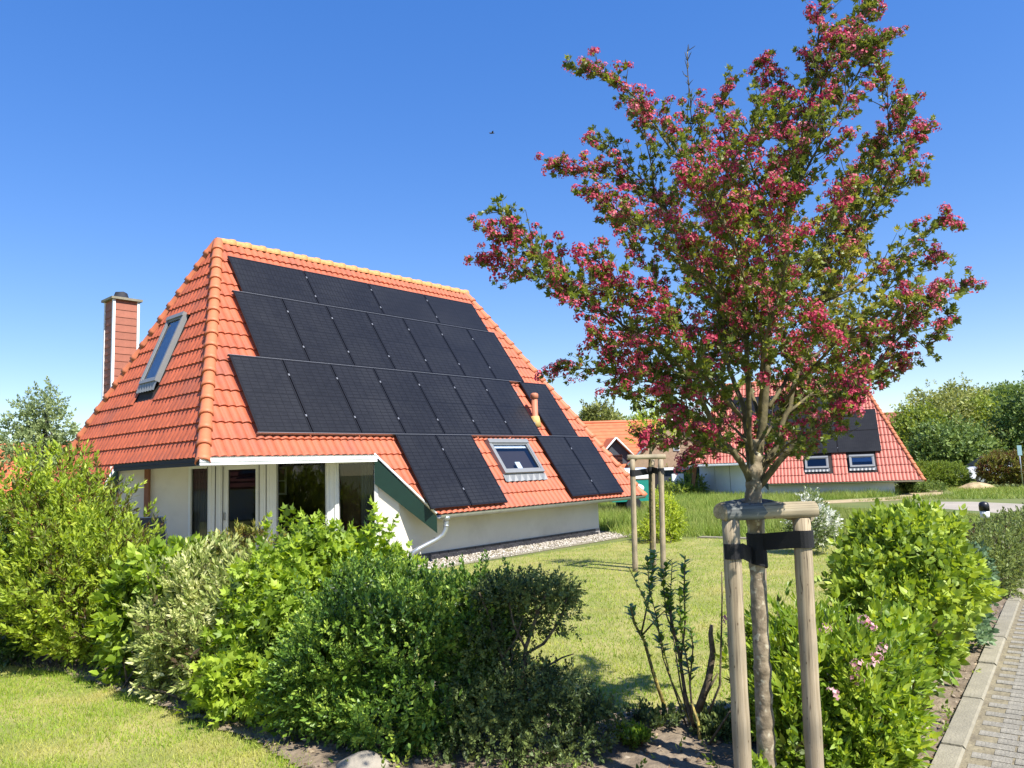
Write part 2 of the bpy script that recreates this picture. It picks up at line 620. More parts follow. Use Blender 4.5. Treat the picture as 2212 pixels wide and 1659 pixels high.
def sprig_t(leaf, nodes=3, length=1.0, spread=55, lsize=0.5, whorl=2, seed=1, droop=0.0, tip=True):
    """twig along +z carrying leaves"""
    rs = np.random.RandomState(seed)
    parts = []
    for i in range(nodes):
        f = (i + 0.6) / nodes
        for w in range(whorl):
            az = i * 1.57 + w * 2 * math.pi / whorl + rs.uniform(-0.4, 0.4)
            sp = math.radians(spread * (1.15 - 0.5 * f) + rs.uniform(-15, 15)) + droop
            R = rotm('Z', az) @ rotm('X', -sp) @ rotm('Z', rs.uniform(-0.5, 0.5))
            parts.append(scatter(leaf, np.array([[0, 0, f * length]]), R[None], [lsize * rs.uniform(0.7, 1.15) * (1.0 - 0.25 * f)], [rs.uniform(-0.16, 0.16)]))
    if tip:
        R = rotm('Z', rs.uniform(0, 6)) @ rotm('X', -0.35)
        parts.append(scatter(leaf, np.array([[0, 0, length]]), R[None], [lsize * 0.7], [0.12]))
    # the woody twig itself: a thin three-sided sliver
    w = 0.012 * length
    parts.append((np.array([(w, 0, 0), (-w, w, 0), (-w, -w, 0), (0, 0, length)]), np.array([(0, 1, 3), (1, 2, 3), (2, 0, 3)]), np.array([-0.5] * 4)))
    return join_parts(parts)


# ------------------------------------------------------------------ polygon ground pieces
def in_poly(P, poly):
    x, y = P[:, 0], P[:, 1]
    r = np.zeros(len(P), bool)
    n = len(poly)
    for i in range(n):
        x1, y1 = poly[i]
        x2, y2 = poly[(i + 1) % n]
        c = (y1 > y) != (y2 > y)
        with np.errstate(divide='ignore', invalid='ignore'):
            r ^= c & (x < (x2 - x1) * (y - y1) / (y2 - y1 + 1e-12) + x1)
    return r


def sample_poly(poly, n):
    a = np.array(poly)
    lo, hi = a.min(0), a.max(0)
    P = RS.uniform(lo, hi, size=(int(n * 2.6) + 50, 2))
    return P[in_poly(P, poly)][:n]


def sheet(name, poly, z, m, grid=None, amp=0.0, **kw):
    bm = bmesh.new()
    vs = [bm.verts.new((x, y, z)) for x, y in poly]
    bm.faces.new(vs)
    bmesh.ops.triangulate(bm, faces=bm.faces)
    if grid:
        for _ in range(grid):
            bmesh.ops.subdivide_edges(bm, edges=[e for e in bm.edges if e.calc_length() > 0.07], cuts=1, use_grid_fill=True)
        for v in bm.verts:
            v.co.z += amp * (random.random() + 0.6 * math.sin(v.co.x * 9 + 2 * math.sin(v.co.y * 7)) * math.sin(v.co.y * 8))
    bmesh.ops.recalc_face_normals(bm, faces=bm.faces)
    me = bpy.data.meshes.new(name)
    bm.to_mesh(me)
    bm.free()
    if me.polygons and me.polygons[0].normal.z < 0:
        me.flip_normals()
    me.materials.append(m)
    return link(name, me, None, kind='structure', **kw)


# outlines on the ground (metres, camera above the origin, looking along +y)
KD = np.array([0.60, 0.80])            # along the kerb
KP = np.array([0.80, -0.60])           # across, away from the bed
K0 = np.array([2.23, 4.29])
front_edge = [(-6.5, 8.35), (-4.95, 7.31), (-4.1, 6.9), (-3.01, 6.07), (-2.3, 5.45), (-1.69, 4.95), (-1.34, 4.56), (-0.9, 4.0), (-0.4, 3.0)]
back_edge = [(6.6, 11.2), (5.2, 9.3), (3.9, 7.9), (2.6, 6.4), (2.0, 5.6), (1.5, 5.25), (1.05, 5.35), (0.6, 5.25), (0.3, 5.3), (-0.4, 6.0), (-1.4, 6.9), (-2.4, 7.8), (-4.2, 8.9), (-6.0, 10.2)]
kerb_pts = [tuple(K0 + KD * -1.8), tuple(K0 + KD * 7.6)]
bed_poly = front_edge + [kerb_pts[0], kerb_pts[1]] + back_edge
lawn_near = [(-14, 13)] + front_edge + [(-0.4, 1.0), (-14, 1.0)]
lawn_mid = [(6.6, 11.25), (5.2, 9.35), (3.9, 7.95), (2.6, 6.45), (2.0, 5.65), (1.5, 5.3), (1.05, 5.4), (0.6, 5.3), (0.3, 5.35), (-0.4, 6.05), (-1.4, 6.95), (-2.4, 7.85), (-4.2, 8.95), (-4.6, 10.5), (-1.3, 13.3), (2.55, 17.0), (4.1, 16.75), (6.2, 15.0), (8.3, 13.4)]

g = MB()
g.poly([(-1500, -1500, 0), (1500, -1500, 0), (1500, 1500, 0), (-1500, 1500, 0)])
g.build('ground', M['ground'], kind='structure')
sheet('lawn', lawn_near, 0.004, M['lawn'])
sheet('lawn', lawn_mid, 0.004, M['lawn'])


def grid_sheet(name, poly, z, m, cell, amp):
    """bumpy ground inside an outline"""
    a = np.array(poly)
    lo, hi = a.min(0), a.max(0)
    nx, ny = int((hi[0] - lo[0]) / cell) + 2, int((hi[1] - lo[1]) / cell) + 2
    X, Y = np.meshgrid(lo[0] + np.arange(nx) * cell, lo[1] + np.arange(ny) * cell, indexing='ij')
    Z = z + amp * (RS.uniform(0, 1, X.shape) + 0.6 * np.sin(X * 9 + 2 * np.sin(Y * 7)) * np.sin(Y * 8))
    i, j = np.meshgrid(np.arange(nx - 1), np.arange(ny - 1), indexing='ij')
    c = np.c_[(X[:-1, :-1] + cell / 2).ravel(), (Y[:-1, :-1] + cell / 2).ravel()]
    k = in_poly(c, poly)
    q0 = (i * ny + j).ravel()[k]
    F = np.concatenate([np.c_[q0, q0 + ny, q0 + ny + 1], np.c_[q0, q0 + ny + 1, q0 + 1]])
    used, inv = np.unique(F, return_inverse=True)
    V = np.c_[X.ravel(), Y.ravel(), Z.ravel()][used]
    return link(name, tri_mesh(name, V, inv.reshape(-1, 3), m, None, True), None, kind='structure')


grid_sheet('soil_bed', bed_poly, 0.012, M['soil'], 0.05, 0.018)
road_poly = [tuple(gnd(x, y)[:2]) for x, y in ((1960, 1094), (2030, 1099), (2110, 1104), (2212, 1114), (2400, 1140), (2400, 1092), (2212, 1089), (2100, 1084), (2030, 1084), (1960, 1090))]
sheet('road', road_poly, 0.004, M['road'])
sheet('sandy_track', [(10.5, 27.4), (14, 27.8), (17.2, 30.5), (19.2, 34), (17.6, 33.5), (15.0, 30), (11.8, 29.2)], 0.008, M['sand'])

# ------------------------------------------------------------------ houses
SIN = math.sin


class Face:
    """one roof slope: P0 reference on the ridge line, a = along, t = up-slope, n = outward"""
    def __init__(s, P0, a, t):
        s.P0, s.a, s.t = map(np.asarray, (P0, a, t))
        s.n = np.cross(s.a, s.t)

    def p(s, a, sd, n=0.0):
        """a along, sd distance down from the ridge"""
        return s.P0 + s.a * a - s.t * sd + s.n * n

    def mtx(s, a, sd, n=0.0):
        o = s.p(a, sd, n)
        return Matrix(((s.a[0], s.t[0], s.n[0], o[0]), (s.a[1], s.t[1], s.n[1], o[1]), (s.a[2], s.t[2], s.n[2], o[2]), (0, 0, 0, 1)))


def tile_mesh(name, w, ln, m, waves=2, seg=6, amp=0.017):
    V, F, SMO = [], [], []
    nx = waves * seg + 1
    for row, (t, h) in enumerate(((0.0, 0.043), (ln, 0.008), (0.0, 0.014), (0.0, 0.043))):
        for i in range(nx):
            a = w * i / (nx - 1)
            V.append((a, t, h + amp * (1.9 * abs(math.sin(math.pi * waves * a / w)) ** 0.85 - 1.0)))
    for i in range(nx - 1):
        F.append((i, i + 1, nx + i + 1, nx + i))
        SMO.append(True)
        F.append((2 * nx + i, 2 * nx + i + 1, 3 * nx + i + 1, 3 * nx + i))
        SMO.append(False)
    me = bpy.data.meshes.new(name)
    me.from_pydata(V, [], F)
    me.polygons.foreach_set('use_smooth', SMO)
    me.materials.append(m)
    me.update()
    return me


def clip_tile(me, a0, t0, planes):
    """cut a tile (at a0, t0 in the slope) by half planes (pa, pt, na, nt), keeping the side n points to"""
    bm = bmesh.new()
    bm.from_mesh(me)
    for pa, pt, na, nt in planes:
        geom = bm.verts[:] + bm.edges[:] + bm.faces[:]
        if not geom:
            break
        bmesh.ops.bisect_plane(bm, geom=geom, plane_co=(pa - a0, pt - t0, 0), plane_no=(na, nt, 0), clear_inner=True)
    if len(bm.faces) == 0:
        bm.free()
        return None
    out = bpy.data.meshes.new('roof_tile')
    bm.to_mesh(out)
    bm.free()
    out.materials.append(me.materials[0])
    return out


def build_house(tag, root, tile_m, ridge_m, wall_m, waves=2, tw=0.30, opts=None):
    T1, T2 = 1.4335, 2.509                    # steepness of the long and the short slopes
    th1, th2 = math.atan(T1), math.atan(T2)
    s1, c1, s2, c2 = math.sin(th1), math.cos(th1), math.sin(th2), math.cos(th2)
    ZR, XA, XB = 6.557, 1.418, 8.50
    ZHI, ZLO = 2.02, 0.88
    right = Face((0, 0, ZR), (1, 0, 0), (0, c1, s1))
    left = Face((XA, 0, ZR), (0, -1, 0), (c2, 0, s2))
    far = Face((XB, 0, ZR), (0, 1, 0), (-c2, 0, s2))
    back = Face((0, 0, ZR), (-1, 0, 0), (0, -c1, s1))
    S1 = (ZR - ZLO) / s1
    S1H = (ZR - ZHI) / s1
    S2 = (ZR - ZLO) / s2
    S2H = (ZR - ZHI) / s2
    k1 = s1 / T2                              # x spread of the hip per metre down the long slope
    k2 = s2 / T1
    CUT = -0.30                               # the corner is cut off along x + y = CUT below ZHI

    roof = MB()
    # felt under the tiles, cut like the tiles
    rA = [right.p(XA, 0), right.p(XB, 0), right.p(XB + k1 * S1, S1), right.p(CUT + c1 * S1, S1), right.p(CUT + c1 * S1H, S1H), right.p(XA - k1 * S1H, S1H)]
    roof.poly([p + 0 for p in rA][::-1])
    xH, xL = XA - c2 * S2H, XA - c2 * S2
    lf = [left.p(0, 0), left.p(k2 * S2H, S2H), left.p(-(CUT - xH), S2H), left.p(-(CUT - xL), S2), left.p(-k2 * S2, S2)]
    roof.poly(lf)
    fr = [far.p(0, 0), far.p(-k2 * S2, S2), far.p(k2 * S2, S2)]
    roof.poly(fr)
    bk = [back.p(-XA, 0), back.p(-XB, 0), back.p(-XB - k1 * S1, S1), back.p(-XA + k1 * S1, S1)]
    roof.poly(bk)
    ro = roof.build('roof', M['deck'], root)
    # tiles ------------------------------------------------
    cam_l = root.matrix_world.inverted() @ Vector((0, 0, CAM_H))
    cam_l = np.array(cam_l)
    cand = []                                # (distance, mesh, matrix)
    crs1 = (S1 - S1H) / opts.get('courses', 4)
    crs2 = (S2 - S2H) / opts.get('courses', 4)
    holes_r = opts.get('holes_right', [])
    cover = opts.get('cover', [])
    for face, S, SH, crs, kind in ((right, S1, S1H, crs1, 'r'), (left, S2, S2H, crs2, 'l'), (far, S2, S2H, crs2, 'f')):
        base = tile_mesh('roof_tile', tw, crs + 0.045, tile_m, waves)
        rows = int(S / crs)
        for j in range(rows + 1):
            sb = S - j * crs                  # lower edge of this course
            if sb < 0.06:
                continue
            top = sb - crs - 0.045
            low = sb > SH + 0.01
            if kind == 'r':
                lim = [(XA, 0, 1, -k1), (XB, 0, -1, -k1)]
                lo_a, hi_a = XA - k1 * sb, XB + k1 * sb
                if low:
                    lim.append((CUT, 0, 1, c1))
                    lo_a = CUT + c1 * max(top, SH)
            elif kind == 'l':
                lim = [(0, 0, 1, -k2), (0, 0, -1, -k2)]
                lo_a, hi_a = -k2 * sb, k2 * sb
                if low:
                    # keep y >= CUT - x : a <= x - CUT
                    lim.append((XA - CUT, 0, -1, c2))
                    hi_a = XA - c2 * max(top, SH) - CUT
            else:
                lim = [(0, 0, 1, -k2), (0, 0, -1, -k2)]
                lo_a, hi_a = -k2 * sb, k2 * sb
            lim.append((0, 0, 0, -1))         # nothing above the ridge
            i0, i1 = math.floor((lo_a - 0.05) / tw), math.ceil((hi_a + 0.05) / tw)
            for i in range(i0, i1):
                a0 = i * tw
                if kind == 'r' and any(h[0] < a0 + tw * 0.75 and a0 + tw * 0.25 < h[1] and h[2] < sb - 0.1 and top + 0.1 < h[3] for h in holes_r):
                    continue
                if kind == 'l' and any(h[0] < a0 + tw * 0.75 and a0 + tw * 0.25 < h[1] and h[2] < sb - 0.1 and top + 0.1 < h[3] for h in opts.get('holes_left', [])):
                    continue
                # half planes in (a, t) with t = -sd
                cor = [(a0, -sb), (a0 + tw, -sb), (a0, -top), (a0 + tw, -top)]
                need, dead = [], False
                for pa, pt, na, nt in lim:
                    # n . (a - pa, t - pt) >= 0, slopes written for t = -sd
                    d = [(ca - pa) * na + (ct - pt) * nt for ca, ct in cor]
                    if max(d) <= 0.02:
                        dead = True
                        break
                    if min(d) < -0.001:
                        need.append((pa, pt, na, nt))
                if dead:
                    continue
                me = clip_tile(base, a0, -sb, need) if need else base
                if me is None or len(me.polygons) == 0:
                    continue
                ctr = face.p(a0 + tw / 2, sb - crs / 2)
                hid = kind == 'r' and any(h[0] - 0.02 < a0 and a0 + tw < h[1] + 0.02 and h[2] - 0.02 < top + 0.1 and sb < h[3] + 0.0 for h in cover)
                facing = float((cam_l - ctr) @ face.n) > 0
                dist = np.linalg.norm(cam_l - ctr) + (100 if hid else 0) + (1000 if not facing else 0) + opts.get('prefer', lambda c: 0)(ctr)
                cand.append((dist, me, face.mtx(a0, sb, 0.012 + random.uniform(-0.002, 0.002))))
    cand.sort(key=lambda q: q[0])
    nobj = opts.get('n_tiles', 300)
    for d, me, mx in cand[:nobj]:
        link('roof_tile', me, ro, mx)
    V, F, SMO = [], [], []
    for d, me, mx in cand[nobj:]:
        b = len(V)
        V += [mx @ v.co for v in me.vertices]
        for pgn in me.polygons:
            F.append([b + i for i in pgn.vertices])
            SMO.append(pgn.use_smooth)
    me = bpy.data.meshes.new('roof_tile')
    me.from_pydata([tuple(v) for v in V], [], F)
    me.polygons.foreach_set('use_smooth', SMO)
    me.materials.append(tile_m)
    link('roof_tile', me, ro, kind='stuff')
    # back slope: plain courses
    bkm = MB()
    r_ = int(S1 / 0.34)
    for j in range(r_ + 1):
        sb, st = S1 - j * 0.34, max(0.0, S1 - (j + 1) * 0.34)
        if sb <= 0.02:
            continue
        bkm.poly([back.p(-XB - k1 * sb, sb, 0.06), back.p(-XA + k1 * sb, sb, 0.06), back.p(-XA + k1 * st, st, 0.02), back.p(-XB - k1 * st, st, 0.02)])
    me = bkm.mesh('roof_tile', tile_m)
    link('roof_tile', me, ro, kind='stuff')

    # ridge and hip tiles: half-round caps, each one laid over the next
    def caps(name, pA, pB, n_out, m, step=0.335, r=0.105):
        pA, pB = np.asarray(pA), np.asarray(pB)
        L = np.linalg.norm(pB - pA)
        d = (pB - pA) / L
        n = max(1, round(L / step))
        st = L / n
        up = n_out - (n_out @ d) * d
        up /= np.linalg.norm(up)
        sd = np.cross(d, up)
        mb = MB()
        K = 9
        ln = st + 0.05
        for i, (f, rr, lift) in enumerate(((0, r * 0.92, 0.0), (0.72, r, 0.006), (0.78, r * 1.10, 0.01), (1.0, r * 1.12, 0.012), (1.0, r * 0.95, 0.0))):
            for k in range(K):
                a = math.radians(-18 + 216 * k / (K - 1))
                mb.v.append((rr * math.cos(a), f * ln, rr * math.sin(a) * 0.95 + lift))
        for i in range(4):
            for k in range(K - 1):
                b = i * K + k
                mb.face((b, b + K, b + K + 1, b + 1), i < 3)
        me = mb.mesh(name, m)
        fix_normals(me)
        for i in range(n):
            o = pA + d * (i * st)
            link(name, me, root, Matrix(((sd[0], d[0], up[0], o[0]), (sd[1], d[1], up[1], o[1]), (sd[2], d[2], up[2], o[2]), (0, 0, 0, 1))))

    nR, nL, nF, nB = right.n, left.n, far.n, back.n
    ex = np.array([1.0, 0, 0])
    caps('ridge_tile', right.p(XA - 0.05, 0, 0.0) + [0, 0, -0.02], right.p(XB + 0.05, 0, 0) + [0, 0, -0.02], np.array([0, 0, 1.0]), M['ridge_lichen'] if opts.get('lichen') else ridge_m)
    caps('hip_tile', right.p(XA, 0), right.p(XA - k1 * S1H - 0.02, S1H + 0.05), nR + nL, ridge_m)
    caps('hip_tile', right.p(XB, 0), right.p(XB + k1 * S1, S1), nR + nF, ridge_m)
    caps('hip_tile', back.p(-XA, 0), back.p(-XA + k1 * S1, S1), nB + nL, ridge_m)
    caps('hip_tile', back.p(-XB, 0), back.p(-XB - k1 * S1, S1), nB + nF, ridge_m)

    # walls ------------------------------------------------
    WY, WXL, WXR, WYB = -3.43, -0.50, 9.53, 3.43
    cd = np.array([-0.70711, 0.70711, 0])     # along the cut corner wall, from the right end
    cn = np.array([-0.70711, -0.70711, 0])    # outward
    C1 = np.array([3.20, WY, 0])
    w = MB()
    w.box(3.20, WXR, WY, WY + 0.25, 0.0, 1.52)
    w.build('wall', wall_m, root)
    w = MB()
    w.box(WXR - 0.25, WXR, WY + 0.26, WYB - 0.26, 0.0, 1.7)
    w.build('wall', wall_m, root)
    w = MB()
    w.box(WXL, WXR, WYB - 0.25, WYB, 0.0, 1.52)
    w.build('wall', wall_m, root)
    w = MB()
    w.box(WXL, WXL + 0.25, 0.30, WYB - 0.26, 0.0, 1.6)
    w.build('wall', wall_m, root)

    def cut_wall(t0, t1, z0, z1, thick=0.2, m=None, name='wall', off=0.0):
        b = MB()
        za, zb_ = z1 if isinstance(z1, tuple) else (z1, z1)
        b.obox(C1 + cd * t0 - cn * thick + cn * off + np.array([0, 0, z0]), cd * (t1 - t0), -cn * 0 + cn * thick, (0, 0, 1.0))
        b.v = [(x, y, (zb_ if i % 2 else za) if i > 3 else z) for i, (x, y, z) in enumerate(b.v)]
        o = b.build(name, m or wall_m, root)
        fix_normals(o.data)
        return o

    # soffit and beams over the cut corner
    sf = MB()
    zs = ZHI - 0.05
    sf.poly([(-0.34, -3.05, zs), (CUT + 3.02, -3.02, zs), (2.8, -2.9, zs), (-0.1, 0.0, zs), (-0.3, 0.0, zs)])
    sf.build('soffit', M['white'], root)

    # gutters ----------------------------------------------
    def gutter(p0, p1, outw, m, kind):
        gb = MB()
        if kind == 'box':
            sec = [(0, 0.02), (0, -0.10), (0.13, -0.10), (0.13, -0.055), (0.142, -0.05), (0.142, -0.045), (0.13, -0.04), (0.13, 0.01), (0.145, 0.022), (0.12, 0.022), (0.118, -0.085), (0.012, -0.085), (0.012, 0.02)]
        else:
            sec = [(0.065 + 0.065 * math.cos(a), 0.065 * math.sin(a)) for a in [math.pi + math.pi * k / 8 for k in range(9)]]
            sec += [(0.138, 0.012), (0.122, 0.01)] + [(0.065 + 0.057 * math.cos(a), 0.057 * math.sin(a)) for a in [2 * math.pi - math.pi * k / 8 for k in range(9)]]
        gb.extrude(sec, p0, p1, outw, (0, 0, 1))
        o = gb.build('gutter', m, root)
        fix_normals(o.data)
        return o

    y_hi = -(ZR - ZHI) / T1
    x_hi = XA - (ZR - ZHI) / T2
    y_lo = -(ZR - ZLO) / T1
    x_lo = XA - (ZR - ZLO) / T2
    gutter((x_hi - 0.11, y_hi + 0.02, ZHI - 0.01), (CUT - y_hi - 0.02, y_hi + 0.02, ZHI - 0.01), (0, -1, 0), M['alu'], 'box')
    gutter((x_hi + 0.02, CUT - x_hi - 0.05, ZHI - 0.012), (x_hi + 0.02, y_hi - 0.10, ZHI - 0.012), (-1, 0, 0), M['alu_dark'], 'box')  # same gutter on the shaded side; the shade is put into its colour
    gutter((CUT - y_lo + 0.02, y_lo + 0.03, ZLO - 0.0), (XB + (ZR - ZLO) / T2, y_lo + 0.03, ZLO - 0.0), (0, -1, 0), M['zinc'], 'half')

    # barge boards closing the cut roof edges, in the plane x + y = CUT
    def barge(pA, pB, h0=0.30, m=M['green'], lift=-0.02):
        pA, pB = np.asarray(pA), np.asarray(pB)
        b = MB()
        n_ = np.array([-0.7071, -0.7071, 0]) * 0.03
        q = [pA + [0, 0, lift], pB + [0, 0, lift], pB - [0, 0, h0 * 0.62], pA - [0, 0, h0]]
        b.v += [tuple(x) for x in q] + [tuple(x + n_) for x in q]
        for f_ in ((0, 1, 2, 3), (7, 6, 5, 4), (0, 4, 5, 1), (1, 5, 6, 2), (2, 6, 7, 3), (3, 7, 4, 0)):
            b.face(f_)
        o = b.build('barge_board', m, root)
        fix_normals(o.data)
        e = MB()
        e.tube([pA + n_ * 1.0 + [0, 0, 0.035], pB + n_ * 1.0 + [0, 0, 0.035]], 0.022, 6)
        e.build('verge_strip', M['alu'], root)

    barge((CUT - y_hi, y_hi, ZHI), (CUT - y_lo, y_lo, ZLO), 0.52)
    barge((x_hi, CUT - x_hi, ZHI), (x_lo, CUT - x_lo, ZLO), 0.52)
    return dict(right=right, left=left, far=far, back=back, C1=C1, cd=cd, cn=cn, cut_wall=cut_wall, y_lo=y_lo, S1=S1, ZR=ZR, T1=T1, T2=T2)


def add_panel(face, a, sd, w, h, root, landscape):
    """solar panel: slab with raised black frame, sheet of cells and clamps"""
    key = ('pv', landscape, w, h)
    if key not in CACHE:
        fr = MB()
        t, b = 0.035, 0.028
        fr.box(0, w, -h, 0, 0, t - 0.004)
        fr.box(0, w, -b, 0, t - 0.003, t)
        fr.box(0, w, -h, -h + b, t - 0.003, t)
        fr.box(0, b, -h + b, -b, t - 0.003, t)
        fr.box(w - b, w, -h + b, -b, t - 0.003, t)
        me = fr.mesh('solar_panel', M['panel'])
        ce = MB()
        nx, ny = (20, 6) if landscape else (6, 20)
        ux, uy = w - 2 * b - 0.01, h - 2 * b - 0.01
        gapx = 0.018 if landscape else 0.0
        gapy = 0.0 if landscape else 0.018
        cw, ch = (ux - gapx) / nx, (uy - gapy) / ny
        gp = 0.006
        for i in range(nx):
            for j in range(ny):
                x0 = b + 0.005 + i * cw + (gapx if i >= nx // 2 and landscape else 0)
                y0 = -(b + 0.005 + j * ch + (gapy if j >= ny // 2 and not landscape else 0))
                ce.poly([(x0 + gp, y0 - ch + gp, t - 0.002), (x0 + cw - gp, y0 - ch + gp, t - 0.002), (x0 + cw - gp, y0 - gp, t - 0.002), (x0 + gp, y0 - gp, t - 0.002)])
        cme = ce.mesh('cell_sheet', M['cell'])
        cl = MB()
        cl.box(-0.014, 0.014, -0.022, 0.022, 0.0, t + 0.006)
        clm = cl.mesh('clamp', M['clamp_and_glint'])
        CACHE[key] = (me, cme, clm)
    me, cme, clm = CACHE[key]
    o = link('solar_panel', me, root, face.mtx(a, sd, 0.100))
    link('cell_sheet', cme, o)
    for f in (0.22, 0.78):
        if landscape:
            link('clamp', clm, o, Matrix.Translation((w + 0.01, -h * f, 0)))
        else:
            link('clamp', clm, o, Matrix.Translation((w + 0.01, -h * f, 0)))
    return o


CACHE = {}


def add_skylight(face, a0, a1, s0, s1, root, pane_m, frame_m, blind_or_sky_sheen=None, card=False, lining=None, f=0.075):
    """roof window: frame, sash, pane, lining behind, flashing apron below"""
    sk = MB()
    w, h, t = a1 - a0, s1 - s0, 0.13 if f > 0.06 else 0.10
    sk.box(0, w, -f - 0.03, 0, 0, t + 0.02)
    sk.box(0, w, -h, -h + f, 0, t)
    sk.box(0, f, -h + f, -f - 0.03, 0, t)
    sk.box(w - f, w, -h + f, -f - 0.03, 0, t)
    mx = face.mtx(a0, s0, 0.02)
    o = link('skylight', sk.mesh('skylight', frame_m), root, mx)
    p = MB()
    p.poly([(f, -h + f, t - 0.035), (w - f, -h + f, t - 0.035), (w - f, -f - 0.03, t - 0.035), (f, -f - 0.03, t - 0.035)])
    link('pane', p.mesh('pane', pane_m), o)
    s = MB()
    e = 0.035
    for q in ((f, w - f, -f - 0.03 - e, -f - 0.03), (f, w - f, -h + f, -h + f + e), (f, f + e, -h + f + e, -f - 0.03 - e), (w - f - e, w - f, -h + f + e, -f - 0.03 - e)):
        s.box(q[0], q[1], q[2], q[3], t - 0.032, t - 0.012)
    link('sash', s.mesh('sash', M['alu_grey']), o)
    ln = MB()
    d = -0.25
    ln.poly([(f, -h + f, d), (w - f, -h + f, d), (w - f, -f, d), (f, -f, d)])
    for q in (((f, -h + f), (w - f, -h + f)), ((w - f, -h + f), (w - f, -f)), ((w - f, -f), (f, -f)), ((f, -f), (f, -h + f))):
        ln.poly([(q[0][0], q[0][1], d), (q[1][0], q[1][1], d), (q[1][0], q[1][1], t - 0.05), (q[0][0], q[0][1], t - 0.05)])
    link('lining', ln.mesh('lining', lining or M['sky_lining']), o)
    ap = MB()
    n = 14
    for i in range(n):
        x0, x1 = -0.04 + (w + 0.08) * i / n, -0.04 + (w + 0.08) * (i + 1) / n
        z = 0.035 if i % 2 else 0.06
        ap.poly([(x0, -h - 0.17, z), (x1, -h - 0.17, 0.095 - z), (x1, -h, 0.07), (x0, -h, 0.07)])
    link('flashing', ap.mesh('flashing', M['alu_grey']), o)
    if blind_or_sky_sheen:
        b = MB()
        b.box(f + 0.01, w - f - 0.01, -f - (h - 2 * f) * blind_or_sky_sheen, -f - 0.03, t - 0.075, t - 0.065)
        link('blind_or_sky_sheen', b.mesh('blind_or_sky_sheen', M['blind_or_sky_sheen']), o)
    if card:
        c = MB()
        c.box(w * 0.42, w * 0.54, -h + f + 0.02, -h + f + 0.24, t - 0.07, t - 0.06)
        link('notice_card', c.mesh('notice_card', M['blind_or_sky_sheen']), o)
    return o


# ---- the main house
YAW1 = math.atan2(0.74898, 0.66259)
H0 = (-6.868, 13.833, 0.0)
house = thing('house', 'white holiday house with orange tiled hipped roof almost covered in black solar panels', 'house', H0, YAW1)
bpy.context.view_layer.update()
L_, W_, G_ = 1.722, 1.032, 0.02
S0 = 1.198
rows = []
for i in range(4):
    rows.append((1.395 + i * (L_ + G_), S0, L_, W_, True))
s2_ = S0 + W_ + G_
for i in range(7):
    rows.append((1.199 + i * (W_ + G_), s2_, W_, L_, False))
s3_ = s2_ + L_ + G_
for i in range(7):
    rows.append((0.602 + i * (W_ + G_), s3_, W_, L_, False))
rows.append((8.348, s3_, W_, L_, False))
s4_ = s3_ + L_ + G_
for a in (3.471, 7.733):
    for i in range(2):
        rows.append((a + i * (W_ + G_), s4_, W_, L_, False))
DS = -0.61                                      # rows are measured from above the ridge
cover = [(a, a + w, s + DS, s + h + DS) for a, s, w, h, _ in rows]
hd = build_house('main', house, M['tile'], M['ridge'], M['render'], 2, 0.30,
                 dict(lichen=True, cover=cover, holes_right=[(5.95, 7.27, 5.20, 6.22)], holes_left=[(-0.56, 0.24, 1.72, 3.42)]))
for a, s, w, h, ls in rows:
    add_panel(hd['right'], a, s + DS, w, h, house, ls)
# silver strips added in the row gaps as sky glint on the frame edges
for (a0, a1, sg) in ((1.18, 8.58, s2_), (0.58, 8.42, s3_), (0.58, 9.4, s4_)):
    r = MB()
    r.box(0, a1 - a0, 0.0, 0.007, 0.08, 0.135)
    link('frame_edge_glint', r.mesh('frame_edge_glint', M['clamp_and_glint']), house, hd['right'].mtx(a0, sg + DS - G_ / 2 + 0.004, 0.0))
add_skylight(hd['right'], 5.95, 7.27, 5.24, 6.14, house, M['glass_sky'], M['alu_grey'], blind_or_sky_sheen=0.17, card=True)
add_skylight(hd['left'], -0.53, 0.20, 1.78, 3.26, house, M['glass_sky'], M['alu_grey'], blind_or_sky_sheen=0.97, lining=M['blind_or_sky_sheen'], f=0.055)  # added sheet and pale lining put the sky's reflection into colour

# vent pipe on the right slope
vp = MB()
b0 = hd['right'].p(8.16, 4.60, 0.04)
vp.tube([b0, b0 + [0.0, 0, 0.14], b0 + [0.0, 0.0, 0.15], b0 + [0, 0, 0.60]], [0.085, 0.085, 0.075, 0.075], 14)
vp.lathe(b0 + [0, 0, 0.56], [(0.075, 0), (0.098, 0.01), (0.098, 0.10), (0.085, 0.125), (0.05, 0.14)], 14)
v_o = vp.build('vent_pipe', M['clay_pipe'], house)
vc = MB()
vc.lathe(b0 + [0, 0, -0.14], [(0.15, 0.0), (0.12, 0.16), (0.095, 0.27), (0.09, 0.27)], 14)
vc.build('collar', M['yellow_seal'], v_o)

